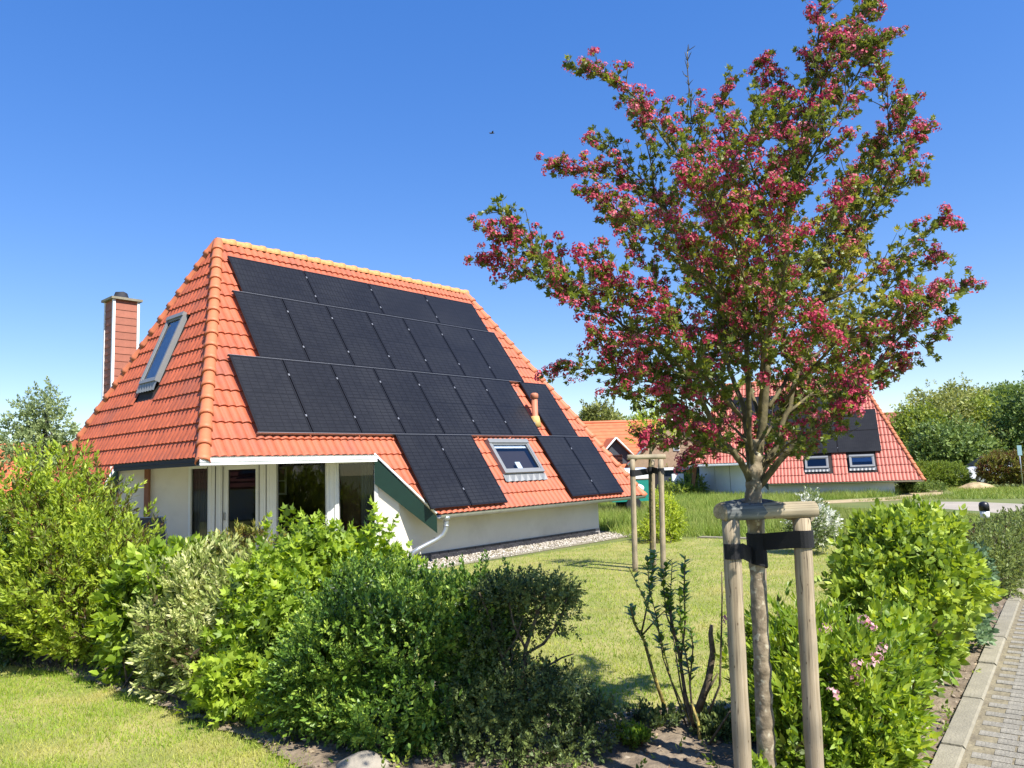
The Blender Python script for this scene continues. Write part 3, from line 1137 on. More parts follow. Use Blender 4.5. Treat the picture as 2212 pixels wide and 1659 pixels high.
# chimney on the back slope
ch = MB()
cx0, cx1, cy0, cy1, cz = 0.31, 0.81, 2.40, 2.86, 5.62
ch.box(cx0, cx1, cy0, cy1, 2.4, cz)
cho = ch.build('chimney', M['slate_red'], house)
sl_a, sl_b = MB(), MB()
for me_, ln_ in ((sl_a, cx1 - cx0 - 0.06), (sl_b, cy1 - cy0 - 0.06)):
    me_.v += [(0, 0.014, 0), (ln_, 0.014, 0), (ln_, 0.004, 0.16), (0, 0.004, 0.16), (0, 0, 0), (ln_, 0, 0)]
    me_.face((0, 1, 2, 3))
    me_.face((4, 5, 1, 0))
sa, sb_ = sl_a.mesh('slate_course', M['slate_red']), sl_b.mesh('slate_course', M['slate_red'])
for k in range(14):
    z = 3.32 + k * 0.16
    link('slate_course', sa, cho, Matrix(((1, 0, 0, cx0 + 0.03), (0, -1, 0, cy0), (0, 0, 1, z), (0, 0, 0, 1))))
    link('slate_course', sb_, cho, Matrix(((0, -1, 0, cx0), (-1, 0, 0, cy1 - 0.03), (0, 0, 1, z), (0, 0, 0, 1))))
for x, y in ((cx0, cy0), (cx1, cy0), (cx0, cy1)):
    tr = MB()
    tr.box(x - 0.026, x + 0.026, y - 0.026, y + 0.026, 3.0, cz - 0.004)
    tr.build('corner_trim', M['alu'], cho)
cp = MB()
cp.box(cx0 - 0.07, cx1 + 0.07, cy0 - 0.07, cy1 + 0.07, cz, cz + 0.05)
cp.build('cap', M['kerb'], cho)
cw_ = MB()
cw_.lathe((0.54, 2.62, cz + 0.05), [(0.18, 0), (0.18, 0.02), (0.17, 0.03), (0.13, 0.15), (0.12, 0.165)], 4)
cw_.build('cowl', M['alu_dark'], cho)

# plinth bricks along the long wall and round its end
ml = MB()
ml.box(3.22, 9.535, -3.442, -3.42, 0.0, 0.155)
ml.box(9.52, 9.542, -3.43, -1.0, 0.0, 0.155)
pl = ml.build('plinth', M['mortar'], house)
bm_ = MB()
bm_.box(0, 0.236, -0.012, 0, 0, 0.066)
bme = bm_.mesh('brick', M['brick_dark'])
for rr in range(2):
    for i in range(26):
        x = 3.30 + i * 0.247 - (0.12 if rr else 0)
        if x + 0.24 < 9.55:
            link('brick', bme, pl, Matrix.Translation((x, -3.443, 0.006 + rr * 0.077)))
    for i in range(8):
        link('brick', bme, pl, Matrix.Translation((9.543, -3.42 + i * 0.247 + (0.12 if rr else 0), 0.006 + rr * 0.077)) @ Matrix.Rotation(math.pi / 2, 4, 'Z'))

# window wall across the cut corner
C1, cd, cn = hd['C1'], hd['cd'], hd['cn']
ex_ = -cd                                   # to the right as seen from outside


def wpt(t, off, z):
    return C1 + cd * t + cn * off + np.array([0, 0, z])


def wbox(mb, t0, t1, o0, o1, z0, z1):
    """t grows to the left; box in the plane of the cut wall"""
    mb.obox(wpt(t1, o0, z0), ex_ * (t1 - t0), -cn * (o0 - o1) if o0 > o1 else cn * (o1 - o0), (0, 0, z1 - z0))


hd['cut_wall'](0.0, 0.37, 0.0, (1.50, 1.88))
hd['cut_wall'](3.80, 5.20, 0.0, 2.0)
ZT = 1.97
wf = MB()
for t0, t1, o in ((0.37, 0.44, 0.02), (1.09, 1.33, 0.03), (2.21, 2.52, 0.035), (3.18, 3.45, 0.03), (3.76, 3.80, 0.02)):
    wbox(wf, t0, t1, -0.10, o, 0.0, ZT)
wbox(wf, 0.45, 3.80, -0.11, 0.012, ZT - 0.005, 2.0)
for t0, t1, z in ((0.44, 1.09, 1.90), (1.33, 2.21, 1.94), (2.52, 3.18, 1.93), (3.45, 3.76, 1.90)):
    wbox(wf, t0, t1, -0.10, 0.008, z, ZT - 0.006)
    wbox(wf, t0, t1, -0.10, 0.008, 0.0, 0.12)
wfo = wf.build('window_frame', M['white'], house)
fix_normals(wfo.data)
# raised mullion strips that catch the light
for t in (1.14, 1.28, 2.26, 2.36, 2.47, 3.23, 3.40):
    ms_ = MB()
    wbox(ms_, t - 0.016, t + 0.016, 0.037, 0.05, 0.02, ZT - 0.02)
    so_ = ms_.build('mullion_strip', M['white'], wfo)
    fix_normals(so_.data)
for t0, t1, z in ((0.44, 1.09, 1.90), (1.33, 2.21, 1.94), (2.52, 3.18, 1.93), (3.45, 3.76, 1.90)):
    pn = MB()
    q = [wpt(t1, -0.06, 0.12), wpt(t0, -0.06, 0.12), wpt(t0, -0.06, z), wpt(t1, -0.06, z)]
    pn.poly(q)
    pn.build('pane', M['glass'], wfo)
# rubber seals and the joints between the frames
for t in (0.448, 1.335, 2.205, 2.40, 2.525, 3.175, 3.31, 3.455):
    sl_m = MB()
    wbox(sl_m, t - 0.006, t + 0.006, 0.0355 if 1.0 < t < 3.4 else 0.022, 0.0395 if 1.0 < t < 3.4 else 0.026, 0.05, 1.93)
    se_ = sl_m.build('seal', M['rubber'], wfo)
    fix_normals(se_.data)
# opening sash of the second pane from the left
sa_ = MB()
for q in ((2.52, 2.60, 0.12, 1.93), (3.10, 3.18, 0.12, 1.93), (2.60, 3.10, 1.86, 1.93), (2.60, 3.10, 0.12, 0.2)):
    wbox(sa_, q[0], q[1], -0.055, 0.0, q[2], q[3])
so = sa_.build('sash', M['white'], wfo)
fix_normals(so.data)
# room behind
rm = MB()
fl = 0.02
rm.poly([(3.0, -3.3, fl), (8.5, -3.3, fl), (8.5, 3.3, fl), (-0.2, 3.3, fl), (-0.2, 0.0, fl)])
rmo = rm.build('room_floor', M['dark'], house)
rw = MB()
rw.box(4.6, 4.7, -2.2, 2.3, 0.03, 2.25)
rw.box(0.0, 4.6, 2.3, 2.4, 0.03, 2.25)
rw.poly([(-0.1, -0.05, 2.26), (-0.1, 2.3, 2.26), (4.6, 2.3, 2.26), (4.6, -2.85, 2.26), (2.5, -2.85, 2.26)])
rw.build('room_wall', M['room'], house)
cu = MB()
cup = [wpt(3.76 - 0.31 * i / 24, -0.16 + 0.018 * math.sin(i * 1.9), 0) for i in range(25)]
for a_, b_ in zip(cup[:-1], cup[1:]):
    cu.poly([a_ + [0, 0, 0.1], b_ + [0, 0, 0.1], b_ + [0, 0, 1.93], a_ + [0, 0, 1.93]])
cu.build('curtain', M['curtain'], house)
tpw = MB()
wbox(tpw, 0.74, 1.12, -0.62, -0.58, 0.05, 2.0)
tpo = tpw.build('timber_partition', M['brownwood'], house)
fix_normals(tpo.data)
cu = MB()
cup = [wpt(0.72 - 0.26 * i / 20, -0.2 + 0.02 * math.sin(i * 1.9), 0) for i in range(21)]
for a_, b_ in zip(cup[:-1], cup[1:]):
    cu.poly([a_ + [0, 0, 0.1], b_ + [0, 0, 0.1], b_ + [0, 0, 1.88], a_ + [0, 0, 1.88]])
cu.build('curtain', M['curtain'], house)
iw = MB()
for q in ((2.42, 2.46, 1.35, 1.9), (2.62, 2.65, 1.35, 1.9), (2.80, 2.84, 1.35, 1.9), (2.42, 2.84, 1.33, 1.37), (2.42, 2.84, 1.60, 1.63), (2.42, 2.84, 1.86, 1.9)):
    wbox(iw, q[0], q[1], -1.62, -1.6, q[2], q[3])
iwo = iw.build('window_bars', M['white'], house)  # white bars in the room behind the sash pane
fix_normals(iwo.data)
hdl = MB()
wbox(hdl, 3.135, 3.155, 0.0, 0.045, 0.95, 1.08)
hdo = hdl.build('handle', M['steel'], so)
fix_normals(hdo.data)
# brown corner post at the left end of the cut wall
cpst = MB()
wbox(cpst, 4.47, 4.55, 0.02, 0.10, 0.0, 1.98)
po = cpst.build('corner_post', M['brownwood'], house)
fix_normals(po.data)
# rain pipe from the low gutter
dp = MB()
gx, gy = 3.86, hd['y_lo'] - 0.035
dp.tube([(gx, gy, 0.86), (gx, gy, 0.75), (gx - 0.02, gy + 0.0, 0.62), (gx - 0.06, gy + 0.03, 0.52), (gx - 0.16, gy + 0.10, 0.44), (gx - 0.46, gy + 0.25, 0.30), (gx - 0.62, gy + 0.30, 0.22), (gx - 0.64, gy + 0.31, 0.02)], 0.05, 12)
dpo = dp.build('rain_pipe', M['zinc'], house)
dq = MB()
dq.lathe((gx, gy, 0.76), [(0.052, 0), (0.075, 0.05), (0.075, 0.09), (0.06, 0.1)], 12)
dq.lathe((gx - 0.006, gy, 0.66), [(0.058, 0), (0.058, 0.035)], 12)
dq.build('pipe_collar', M['zinc'], dpo)

# terrace slab and gravel strip of the house
Uv, Vv = np.array([0.66259, 0.74898]), np.array([-0.74898, 0.66259])


def h2w(x, y):
    p = np.array(H0[:2]) + Uv * x + Vv * y
    return (float(p[0]), float(p[1]))


sheet('terrace', [h2w(-2.2, -3.6), h2w(2.0, -5.2), h2w(3.0, -4.3), h2w(3.2, -3.45), h2w(-0.5, 0.25), h2w(-2.2, 0.6)], 0.010, M['kerb'])
gravel_poly = [h2w(3.2, -3.45), h2w(9.55, -3.45), h2w(9.7, -3.1), h2w(10.4, -3.1), h2w(10.2, -4.5), h2w(3.05, -4.46)]
sheet('gravel_bed', gravel_poly, 0.008, M['joint'])
lip = MB()
for i in range(7):
    a_, b_ = h2w(3.1 + i, -4.46), h2w(4.09 + i, -4.46)
    o_ = MB()
    o_.obox((a_[0], a_[1], 0.0), (b_[0] - a_[0], b_[1] - a_[1], 0), (Vv[0] * 0.05, Vv[1] * 0.05, 0), (0, 0, 0.035))
    o_.build('edging_stone', M['kerb'], bpy.data.objects['gravel_bed'])
# pebbles
ico = bmesh.new()
bmesh.ops.create_icosphere(ico, subdivisions=1, radius=1.0)
iv = np.array([v.co[:] for v in ico.verts])
ifc = np.array([[v.index for v in f.verts] for f in ico.faces])
ico.free()
ICO = (iv * [1, 0.8, 0.55], ifc, np.zeros(len(iv)))
P = sample_poly(gravel_poly, 5200)
P3 = np.c_[P, np.full(len(P), 0.018)]
V, F, T = scatter(ICO, P3, frames(np.tile([0, 0, 1.0], (len(P), 1)) + RS.normal(size=(len(P), 3)) * 0.2), RS.uniform(0.010, 0.024, len(P)), RS.uniform(0.2, 0.8, len(P)))
pebm = leaf_mat('mixed_pebbles', [(0.2, (0.26, 0.22, 0.18)), (0.5, (0.50, 0.45, 0.38)), (0.9, (0.66, 0.60, 0.50))], 0.8, 0.0)
link('gravel', tri_mesh('gravel', V, F, pebm, T), None, kind='stuff')
# narrow paved strip at the end of the lawn
for i in range(9):
    t = i / 9.0
    a_ = np.array([4.0, 16.85]) * (1 - t) + np.array([8.3, 13.45]) * t
    d_ = np.array([4.3, -3.4]) / 9 * 0.985
    nrm = np.array([3.4, 4.3]) / 5.48 * 0.22
    o_ = MB()
    o_.obox((a_[0], a_[1], 0), (d_[0], d_[1], 0), (nrm[0], nrm[1], 0), (0, 0, 0.03))
    if i == 0:
        strip_o = sheet('garden_path', [(3.95, 16.83), (8.3, 13.4), (8.45, 13.62), (4.1, 17.08)], 0.006, M['joint'])
    o_.build('path_slab', M['kerb'], strip_o)

# ---- the second house
U2 = np.array([0.930, -0.3676])
SC2 = 0.85
cr = np.array([16.70, 30.89])
V2 = np.array([0.3676, 0.930])
o2 = cr - SC2 * (10.76 * U2 - 3.96 * V2)
m2 = Matrix(((U2[0] * SC2, V2[0] * SC2, 0, o2[0]), (U2[1] * SC2, V2[1] * SC2, 0, o2[1]), (0, 0, SC2, -0.15), (0, 0, 0, 1)))
house2 = thing('house', 'white house with rosy tiles and two roof windows behind the flowering tree', 'house', matrix=m2)
bpy.context.view_layer.update()
h2d = build_house('second', house2, M['tile_b'], M['ridge'], M['render_w'], 2, 0.34,
                  dict(prefer=lambda c: -c[0] * 3, holes_right=[(5.5, 6.65, 5.35, 6.2), (7.6, 8.75, 5.35, 6.2)], n_tiles=300, courses=3))
for k in range(3):
    for sd_ in (2.50, 3.86):
        add_panel(h2d['right'], 9.15 - (k + 1) * 2.02, sd_, 2.0, 1.34, house2, True)
    add_panel(h2d['right'], 8.00 - (k + 1) * 2.02, 1.14, 2.0, 1.34, house2, True)
add_skylight(h2d['right'], 5.5, 6.62, 5.4, 6.12, house2, M['glass_sky'], M['alu_grey'])
add_skylight(h2d['right'], 7.6, 8.75, 5.4, 6.12, house2, M['glass_sky'], M['alu_grey'], blind_or_sky_sheen=0.55)
h2d['cut_wall'](0.0, 0.45, 0.0, (1.50, 1.95), m=M['render_w'])
h2d['cut_wall'](0.45, 2.3, 0.0, 2.0, m=M['render_w'])
h2d['cut_wall'](2.34, 3.6, 0.0, 2.0, m=M['render_w'], name='door')
h2d['cut_wall'](3.64, 5.02, 0.0, 2.0, m=M['render_w'])
h2d['cut_wall'](2.30, 2.34, 0.0, 1.98, m=M['alu_grey'], name='door_joint', thick=0.22, off=0.004)

# ------------------------------------------------------------------ path beside the bed: kerb stones and pavers
pav_poly = [tuple(K0 + KP * 0.0 + KD * -1.9), tuple(K0 + KP * 4.0 + KD * -1.9), tuple(K0 + KP * 4.0 + KD * 9.5), tuple(K0 + KD * 9.5)]
path = sheet('path', pav_poly, 0.027, M['joint'])


def kbox(k0, k1, p0, p1, z0, z1, bev=0.004):
    b = MB()
    o = K0 + KD * k0 + KP * p0
    b.obox((o[0], o[1], z0), (KP[0] * (p1 - p0), KP[1] * (p1 - p0), 0), (KD[0] * (k1 - k0), KD[1] * (k1 - k0), 0), (0, 0, z1 - z0))
    return b


kr = math.atan2(KD[1], KD[0]) - math.pi / 2
for i in range(11):
    k0 = -1.75 + i * 1.0 - 0.04
    b = MB()
    z = 0.045 + random.uniform(-0.004, 0.004)
    b.v += [(0, 0, 0), (0.125, 0, 0), (0.125, 0.985, 0), (0, 0.985, 0), (0.006, 0.008, z), (0.113, 0.008, z), (0.113, 0.977, z), (0.006, 0.977, z), (0.125, 0, z - 0.012), (0.125, 0.985, z - 0.012)]
    for f_ in ((4, 5, 6, 7), (0, 4, 7, 3), (0, 1, 8, 5, 4), (1, 2, 9, 8), (2, 3, 7, 6, 9), (5, 8, 9, 6)):
        b.face(f_)
    me = b.mesh('kerb_stone', M['kerb'])
    fix_normals(me)
    o = K0 + KD * k0
    link('kerb_stone', me, path, Matrix.Translation((o[0], o[1], 0.003)) @ Matrix.Rotation(kr + random.uniform(-0.004, 0.004), 4, 'Z'))
pm = MB()
pm.v += [(0.003, 0.003, 0), (0.195, 0.003, 0), (0.195, 0.096, 0), (0.003, 0.096, 0), (0.006, 0.006, 0.03), (0.192, 0.006, 0.03), (0.192, 0.093, 0.03), (0.006, 0.093, 0.03)]
for f_ in ((4, 5, 6, 7), (0, 1, 5, 4), (1, 2, 6, 5), (2, 3, 7, 6), (3, 0, 4, 7)):
    pm.face(f_)
pme = pm.mesh('paver', M['paver'])
slots = []
for r in range(112):
    for c in range(-1, 19):
        p0 = 0.155 + c * 0.2 + (0.1 if r % 2 else 0)
        k0 = -1.7 + r * 0.1
        if p0 < 0.15:
            continue
        q = K0 + KD * k0 + KP * p0
        slots.append((np.hypot(q[0] - 0, q[1]) + 2.2 * p0 + (50 if k0 < 0.0 else 0), q))
slots.sort(key=lambda s_: s_[0])
for d_, q in slots[:300]:
    link('paver', pme, path, Matrix.Translation((q[0], q[1], 0.002 + random.uniform(-0.002, 0.002))) @ Matrix.Rotation(kr + random.uniform(-0.012, 0.012), 4, 'Z') @ Matrix.Rotation(random.uniform(-0.006, 0.006), 4, 'X'))
V, F = [], []
for d_, q in slots[300:]:
    mx = Matrix.Translation((q[0], q[1], 0.002 + random.uniform(-0.003, 0.002))) @ Matrix.Rotation(kr, 4, 'Z')
    b = len(V)
    V += [tuple(mx @ v.co) for v in pme.vertices]
    F += [[b + i for i in pg.vertices] for pg in pme.polygons]
me = bpy.data.meshes.new('paver')
me.from_pydata(V, [], F)
me.materials.append(M['paver'])
link('paver', me, path, kind='stuff')

# ------------------------------------------------------------------ plants: general builder
OVAL2 = leaf_t(1.0, 0.5, 0.14, 0.18, 2)
OVAL1 = leaf_t(1.0, 0.55, 0.14, 0.1, 1)
NARROW = leaf_t(1.0, 0.36, 0.12, 0.2, 2)
LOBED = lobed_t(1.0, 3)


def cam_unproject(P):
    """picture position of world points"""
    Q = P - np.array([0, 0, CAM_H])
    w = Q @ c_F
    return CX + F_PX * (Q @ c_R) / w, CY - F_PX * (Q @ c_U) / w


def blob_points(blobs, n, lump=0.2, inner=0.45, flat=0.0, seed=0):
    """points and outward directions over the skin (and a little inside) of a union of lumpy ellipsoids"""
    rs = np.random.RandomState(seed)
    B = np.array(blobs, float)
    area = (B[:, 3] * B[:, 4] + B[:, 3] * B[:, 5] + B[:, 4] * B[:, 5])
    out_p, out_d = [], []
    ks = rs.normal(size=(7, 3)) * 4.0
    ph = rs.uniform(0, 6.28, 7)
    tot = 0
    while tot < n:
        m = int(n * 1.6) + 20
        bi = rs.choice(len(B), m, p=area / area.sum())
        d = rs.normal(size=(m, 3))
        d /= np.linalg.norm(d, axis=1, keepdims=True)
        r = 1.0 - inner * rs.uniform(0, 1, m) ** 2.2
        bump = np.zeros(m)
        for k, p in zip(ks, ph):
            bump += np.sin((d * B[bi, 3:6] * 1.7 + B[bi, :3]) @ k + p)
        r = r * (1 + lump * bump / 3.0)
        p = B[bi, :3] + d * B[bi, 3:6] * r[:, None]
        ok = p[:, 2] > 0.04
        for j in range(len(B)):                      # drop what lies deep inside another ellipsoid
            q = (p - B[j, :3]) / B[j, 3:6]
            ok &= (bi == j) | ((q * q).sum(1) > 0.5)
        p, d2 = p[ok], (d / B[bi, 3:6])[ok]
        d2 /= np.linalg.norm(d2, axis=1, keepdims=True)
        out_p.append(p)
        out_d.append(d2)
        tot += len(p)
    return np.concatenate(out_p)[:n], np.concatenate(out_d)[:n]


def plant(name, label, cat, base, blobs, n, sprigs, size, m, stem_m, leaf=None, leaf_n=0, leaf_size=0.05, stems=6, stem_r=0.012, lump=0.2, inner=0.45,
          up=0.5, jitter=0.5, group=None, seed=1, trunk=None, tone=(0.03, 0.8), part='foliage', keep=None, shoots=0, shoot_len=0.25):
    """one shrub or tree: stems or trunk with limbs, foliage of many leafy sprigs, the largest leaves as parts"""
    global RS
    old = RS
    RS = np.random.RandomState(seed)
    base = np.array([base[0], base[1], base[2] if len(base) > 2 else 0.0])
    root = thing(name, label, cat, base, group=group)
    B = [list(b) for b in blobs]
    for b in B:                                   # twigs stand out from the skin: draw it in by about half of one
        for k in (3, 4, 5):
            b[k] = max(b[k] - 0.5 * size, 0.45 * b[k])
        b[2] -= 0.12 * size
    P, D = blob_points(B, n, lump, inner, seed=seed)
    if keep is not None:
        k = keep(P)
        P, D = P[k], D[k]
    if shoots:                                    # long young shoots standing out of the top
        Q, DQ = blob_points(B, shoots * 6, lump, 0.05, seed=seed + 9)
        k = DQ[:, 2] > 0.15
        Q, DQ = Q[k][:shoots], DQ[k][:shoots]
        for q, d in zip(Q, DQ):
            dr = d * 0.55 + np.array([0, 0, 0.8]) + RS.normal(size=3) * 0.25
            dr /= np.linalg.norm(dr)
            ln = shoot_len * RS.uniform(0.5, 1.3)
            m_ = max(3, int(ln / (size * 0.42)))
            f = np.linspace(0.0, 1.0, m_)[:, None]
            P = np.vstack([P, q + dr * f * ln + np.array([0.02, 0, 0]) * f * RS.normal()])
            D = np.vstack([D, np.tile(dr * 1.6, (m_, 1))])
    parts = []
    idx = RS.randint(0, len(sprigs), len(P))
    ax = D * 0.75 + np.array([0, 0, up]) + RS.normal(size=P.shape) * jitter
    Rm = frames(ax)
    tn = RS.uniform(tone[0], tone[1], len(P))
    # whole branches share a tone
    cl = np.sin(P @ np.array([3.1, 1.7, 2.3]) * 2.1 + seed) * 0.12
    for i, sp in enumerate(sprigs):
        k = idx == i
        if k.any():
            parts.append(scatter(sp, P[k] - base, Rm[k], size * RS.uniform(0.65, 1.2, k.sum()), tn[k] + cl[k]))
    V, F, T = join_parts(parts)
    link(part, tri_mesh(part, V, F, m, T), root, kind='stuff')
    if leaf is not None and leaf_n:
        me = tri_mesh('leaf', leaf[0] * leaf_size, leaf[1], m, leaf[2] + 0.45)
        Q, DQ = blob_points(B, leaf_n * 4, lump, 0.06, seed=seed + 50)
        toc = np.array([0, 0, CAM_H]) - Q
        toc /= np.linalg.norm(toc, axis=1, keepdims=True)
        k = ((DQ * toc).sum(1) > 0.1)
        if keep is not None:
            k &= keep(Q)
        Q, DQ = Q[k][:leaf_n], DQ[k][:leaf_n]
        Rq = frames(DQ * 0.6 + np.array([0, 0, 0.15]) + RS.normal(size=Q.shape) * 0.5, np.cross(DQ, np.array([0, 0, 1.0])) + RS.normal(size=Q.shape) * 0.3)
        for p, r in zip(Q - base, Rq):
            s = random.uniform(0.75, 1.2)
            link('leaf', me, root, Matrix(((*(r[0] * s), p[0]), (*(r[1] * s), p[1]), (*(r[2] * s), p[2]), (0, 0, 0, 1))))
    if trunk:
        tb = MB()
        h, r0 = trunk
        c = np.array(B[0][:3]) - base
        tb.tube([(0, 0, -0.05), (c[0] * 0.15, c[1] * 0.15, h * 0.5), (c[0] * 0.4, c[1] * 0.4, h), (c[0], c[1], c[2] + B[0][5] * 0.4)], [r0, r0 * 0.8, r0 * 0.6, r0 * 0.15], 8)
        for b_ in B[:10]:
            e = np.array(b_[:3]) - base
            st = np.array([c[0] * 0.4, c[1] * 0.4, h * RS.uniform(0.6, 1.0)])
            tb.tube([st, (st + e) / 2 + RS.normal(size=3) * 0.1, e], [r0 * 0.4, r0 * 0.28, r0 * 0.1], 6)
        tb.build('trunk', stem_m, root)
    for i in range(stems):
        b_ = B[RS.randint(len(B))]
        e = np.array(b_[:3]) - base + RS.normal(size=3) * np.array(b_[3:6]) * 0.45
        e[2] = max(e[2], 0.2)
        st = np.array([RS.normal() * 0.12, RS.normal() * 0.12, -0.04]) + np.array([e[0], e[1], 0]) * 0.3
        mid = (st + e) / 2 + RS.normal(size=3) * 0.08
        mid2 = st * 0.2 + e * 0.8 + RS.normal(size=3) * 0.06
        b = MB()
        b.tube([st, mid, mid2, e], [stem_r, stem_r * 0.8, stem_r * 0.6, stem_r * 0.25], 6)
        b.build('stem', stem_m, root)
    RS = old
    return root


def B_(px, py, d, rx, rz, ry=None):
    """ellipsoid centred where the survey photo shows it, radii in metres"""
    p = at(px, py, d)
    return (p[0], p[1], p[2], rx, ry if ry else rx, rz)


SP_OPP = [sprig_t(OVAL2, 4, 1.0, 58, 0.55, 2, s) for s in (1, 2, 3)]
SP_WIDE = [sprig_t(leaf_t(1, 0.62, 0.14, 0.25, 2), 3, 1.0, 66, 0.72, 2, s) for s in (4, 5, 6)]
SP_LOB = [sprig_t(LOBED, 3, 1.0, 72, 0.62, 2, s) for s in (7, 8, 9)]
SP_NAR = [sprig_t(NARROW, 4, 1.0, 50, 0.6, 2, s) for s in (10, 11, 12)]
SP_SMALL = [sprig_t(OVAL1, 5, 1.0, 55, 0.42, 2, s) for s in (13, 14, 15)]
SP_TINY = [sprig_t(leaf_t(1, 0.3, 0.05, 0.05, 1), 7, 1.0, 50, 0.3, 3, s) for s in (16, 17)]
CARD = [sprig_t(OVAL1, 3, 1.0, 60, 0.7, 2, s) for s in (18, 19, 20)]

LM = {}
LM['forsythia'] = leaf_mat('forsythia_leaf', [(0.0, (0.078, 0.05, 0.02)), (0.22, (0.1282, 0.1885, 0.0261)), (0.6, (0.2413, 0.3335, 0.0377)), (1.0, (0.3921, 0.464, 0.0725))], 0.5, 0.38)
LM['laurel'] = leaf_mat('dark_bush_leaf', [(0.0, (0.0156, 0.03, 0.012)), (0.5, (0.0437, 0.09, 0.024)), (1.0, (0.0874, 0.156, 0.042))], 0.4, 0.25)
LM['dogwood'] = leaf_mat('variegated_leaf', [(0.0, (0.0728, 0.05, 0.03)), (0.25, (0.1514, 0.2128, 0.056)), (0.55, (0.2796, 0.336, 0.112)), (0.8, (0.4426, 0.4704, 0.224)), (1.0, (0.629, 0.616, 0.3696))], 0.55, 0.32)
LM['viburnum'] = leaf_mat('lobed_lime_leaf', [(0.0, (0.052, 0.09, 0.015)), (0.4, (0.1622, 0.26, 0.0286)), (1.0, (0.3245, 0.429, 0.0585))], 0.5, 0.4)
LM['privet'] = leaf_mat('privet_leaf', [(0.0, (0.0156, 0.032, 0.008)), (0.35, (0.0538, 0.1207, 0.0207)), (0.7, (0.1316, 0.23, 0.0368)), (1.0, (0.287, 0.391, 0.069))], 0.42, 0.24, spec=0.4)
LM['yew'] = leaf_mat('box_leaf', [(0.0, (0.0229, 0.028, 0.012)), (0.5, (0.0585, 0.0938, 0.0312)), (1.0, (0.156, 0.2, 0.0625))], 0.5, 0.2)
LM['weigela'] = leaf_mat('weigela_leaf', [(0.0, (0.0593, 0.0364, 0.02)), (0.2, (0.0848, 0.1487, 0.0234)), (0.6, (0.1695, 0.2704, 0.0338)), (1.0, (0.2929, 0.3786, 0.0585))], 0.42, 0.38)
LM['currant'] = leaf_mat('currant_leaf', [(0.0, (0.0495, 0.0868, 0.0168)), (0.4, (0.1544, 0.2387, 0.034)), (1.0, (0.3218, 0.4111, 0.0729))], 0.48, 0.38)
LM['lowhedge'] = leaf_mat('low_hedge_leaf', [(0.0, (0.0728, 0.05, 0.03)), (0.3, (0.091, 0.1313, 0.0375)), (1.0, (0.195, 0.25, 0.075))], 0.55, 0.3)
LM['blue'] = leaf_mat('bluish_leaf', [(0.0, (0.03, 0.06, 0.03)), (0.5, (0.09, 0.16, 0.09)), (1.0, (0.17, 0.26, 0.15))], 0.5, 0.3)
LM['tree_a'] = leaf_mat('fresh_tree_leaf', [(0.0, (0.052, 0.08, 0.014)), (0.5, (0.1435, 0.2012, 0.0322)), (1.0, (0.2631, 0.322, 0.0575))], 0.55, 0.32)
LM['tree_b'] = leaf_mat('olive_tree_leaf', [(0.0, (0.0686, 0.0784, 0.0242)), (0.5, (0.1711, 0.2061, 0.0569)), (1.0, (0.3026, 0.322, 0.1012))], 0.55, 0.3)
LM['tree_c'] = leaf_mat('deep_green_tree_leaf', [(0.0, (0.0435, 0.0798, 0.0224)), (0.5, (0.1087, 0.174, 0.042)), (1.0, (0.203, 0.2755, 0.084))], 0.55, 0.28)
LM['birch'] = leaf_mat('grey_green_leaf', [(0.0, (0.09, 0.13, 0.06)), (0.5, (0.18, 0.24, 0.11)), (1.0, (0.30, 0.36, 0.18))], 0.55, 0.35)
LM['clip'] = leaf_mat('clipped_hedge_leaf', [(0.0, (0.0416, 0.07, 0.012)), (0.5, (0.1196, 0.184, 0.0287)), (1.0, (0.2153, 0.2875, 0.0517))], 0.5, 0.25)
LM['barberry'] = leaf_mat('bronze_shrub_leaf', [(0.0, (0.10, 0.03, 0.02)), (0.35, (0.10, 0.10, 0.025)), (0.7, (0.14, 0.17, 0.03)), (1.0, (0.24, 0.22, 0.05))], 0.55, 0.3)
LM['rose_white'] = leaf_mat('white_blossom', [(0.0, (0.08, 0.12, 0.04)), (0.45, (0.16, 0.22, 0.08)), (0.55, (0.7, 0.7, 0.6)), (1.0, (0.8, 0.8, 0.72))], 0.6, 0.3)
LM['haw'] = leaf_mat('hawthorn_leaf', [(0.0, (0.06, 0.045, 0.0162)), (0.18, (0.065, 0.0945, 0.0198)), (0.55, (0.115, 0.1575, 0.0306)), (0.85, (0.2, 0.2295, 0.045)), (1.0, (0.33, 0.324, 0.0765))], 0.42, 0.4)
LM['haw_f'] = leaf_mat('crimson_blossom', [(0.0, (0.121, 0.0066, 0.0202)), (0.35, (0.2621, 0.0179, 0.0505)), (0.7, (0.383, 0.0474, 0.0964)), (1.0, (0.4838, 0.1387, 0.1928))], 0.6, 0.25)
LM['wei_f'] = leaf_mat('pale_pink_blossom', [(0.0, (0.30, 0.02, 0.07)), (0.45, (0.50, 0.22, 0.30)), (1.0, (0.60, 0.46, 0.50))], 0.6, 0.3)
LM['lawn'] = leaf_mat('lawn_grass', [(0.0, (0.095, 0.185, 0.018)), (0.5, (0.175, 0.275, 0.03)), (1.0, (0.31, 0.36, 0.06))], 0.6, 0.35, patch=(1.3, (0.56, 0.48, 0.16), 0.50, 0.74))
LM['meadow'] = leaf_mat('meadow_grass', [(0.0, (0.09, 0.15, 0.02)), (0.5, (0.16, 0.24, 0.04)), (1.0, (0.30, 0.33, 0.10))], 0.6, 0.3, patch=(0.22, (0.20, 0.19, 0.07), 0.5, 0.75))

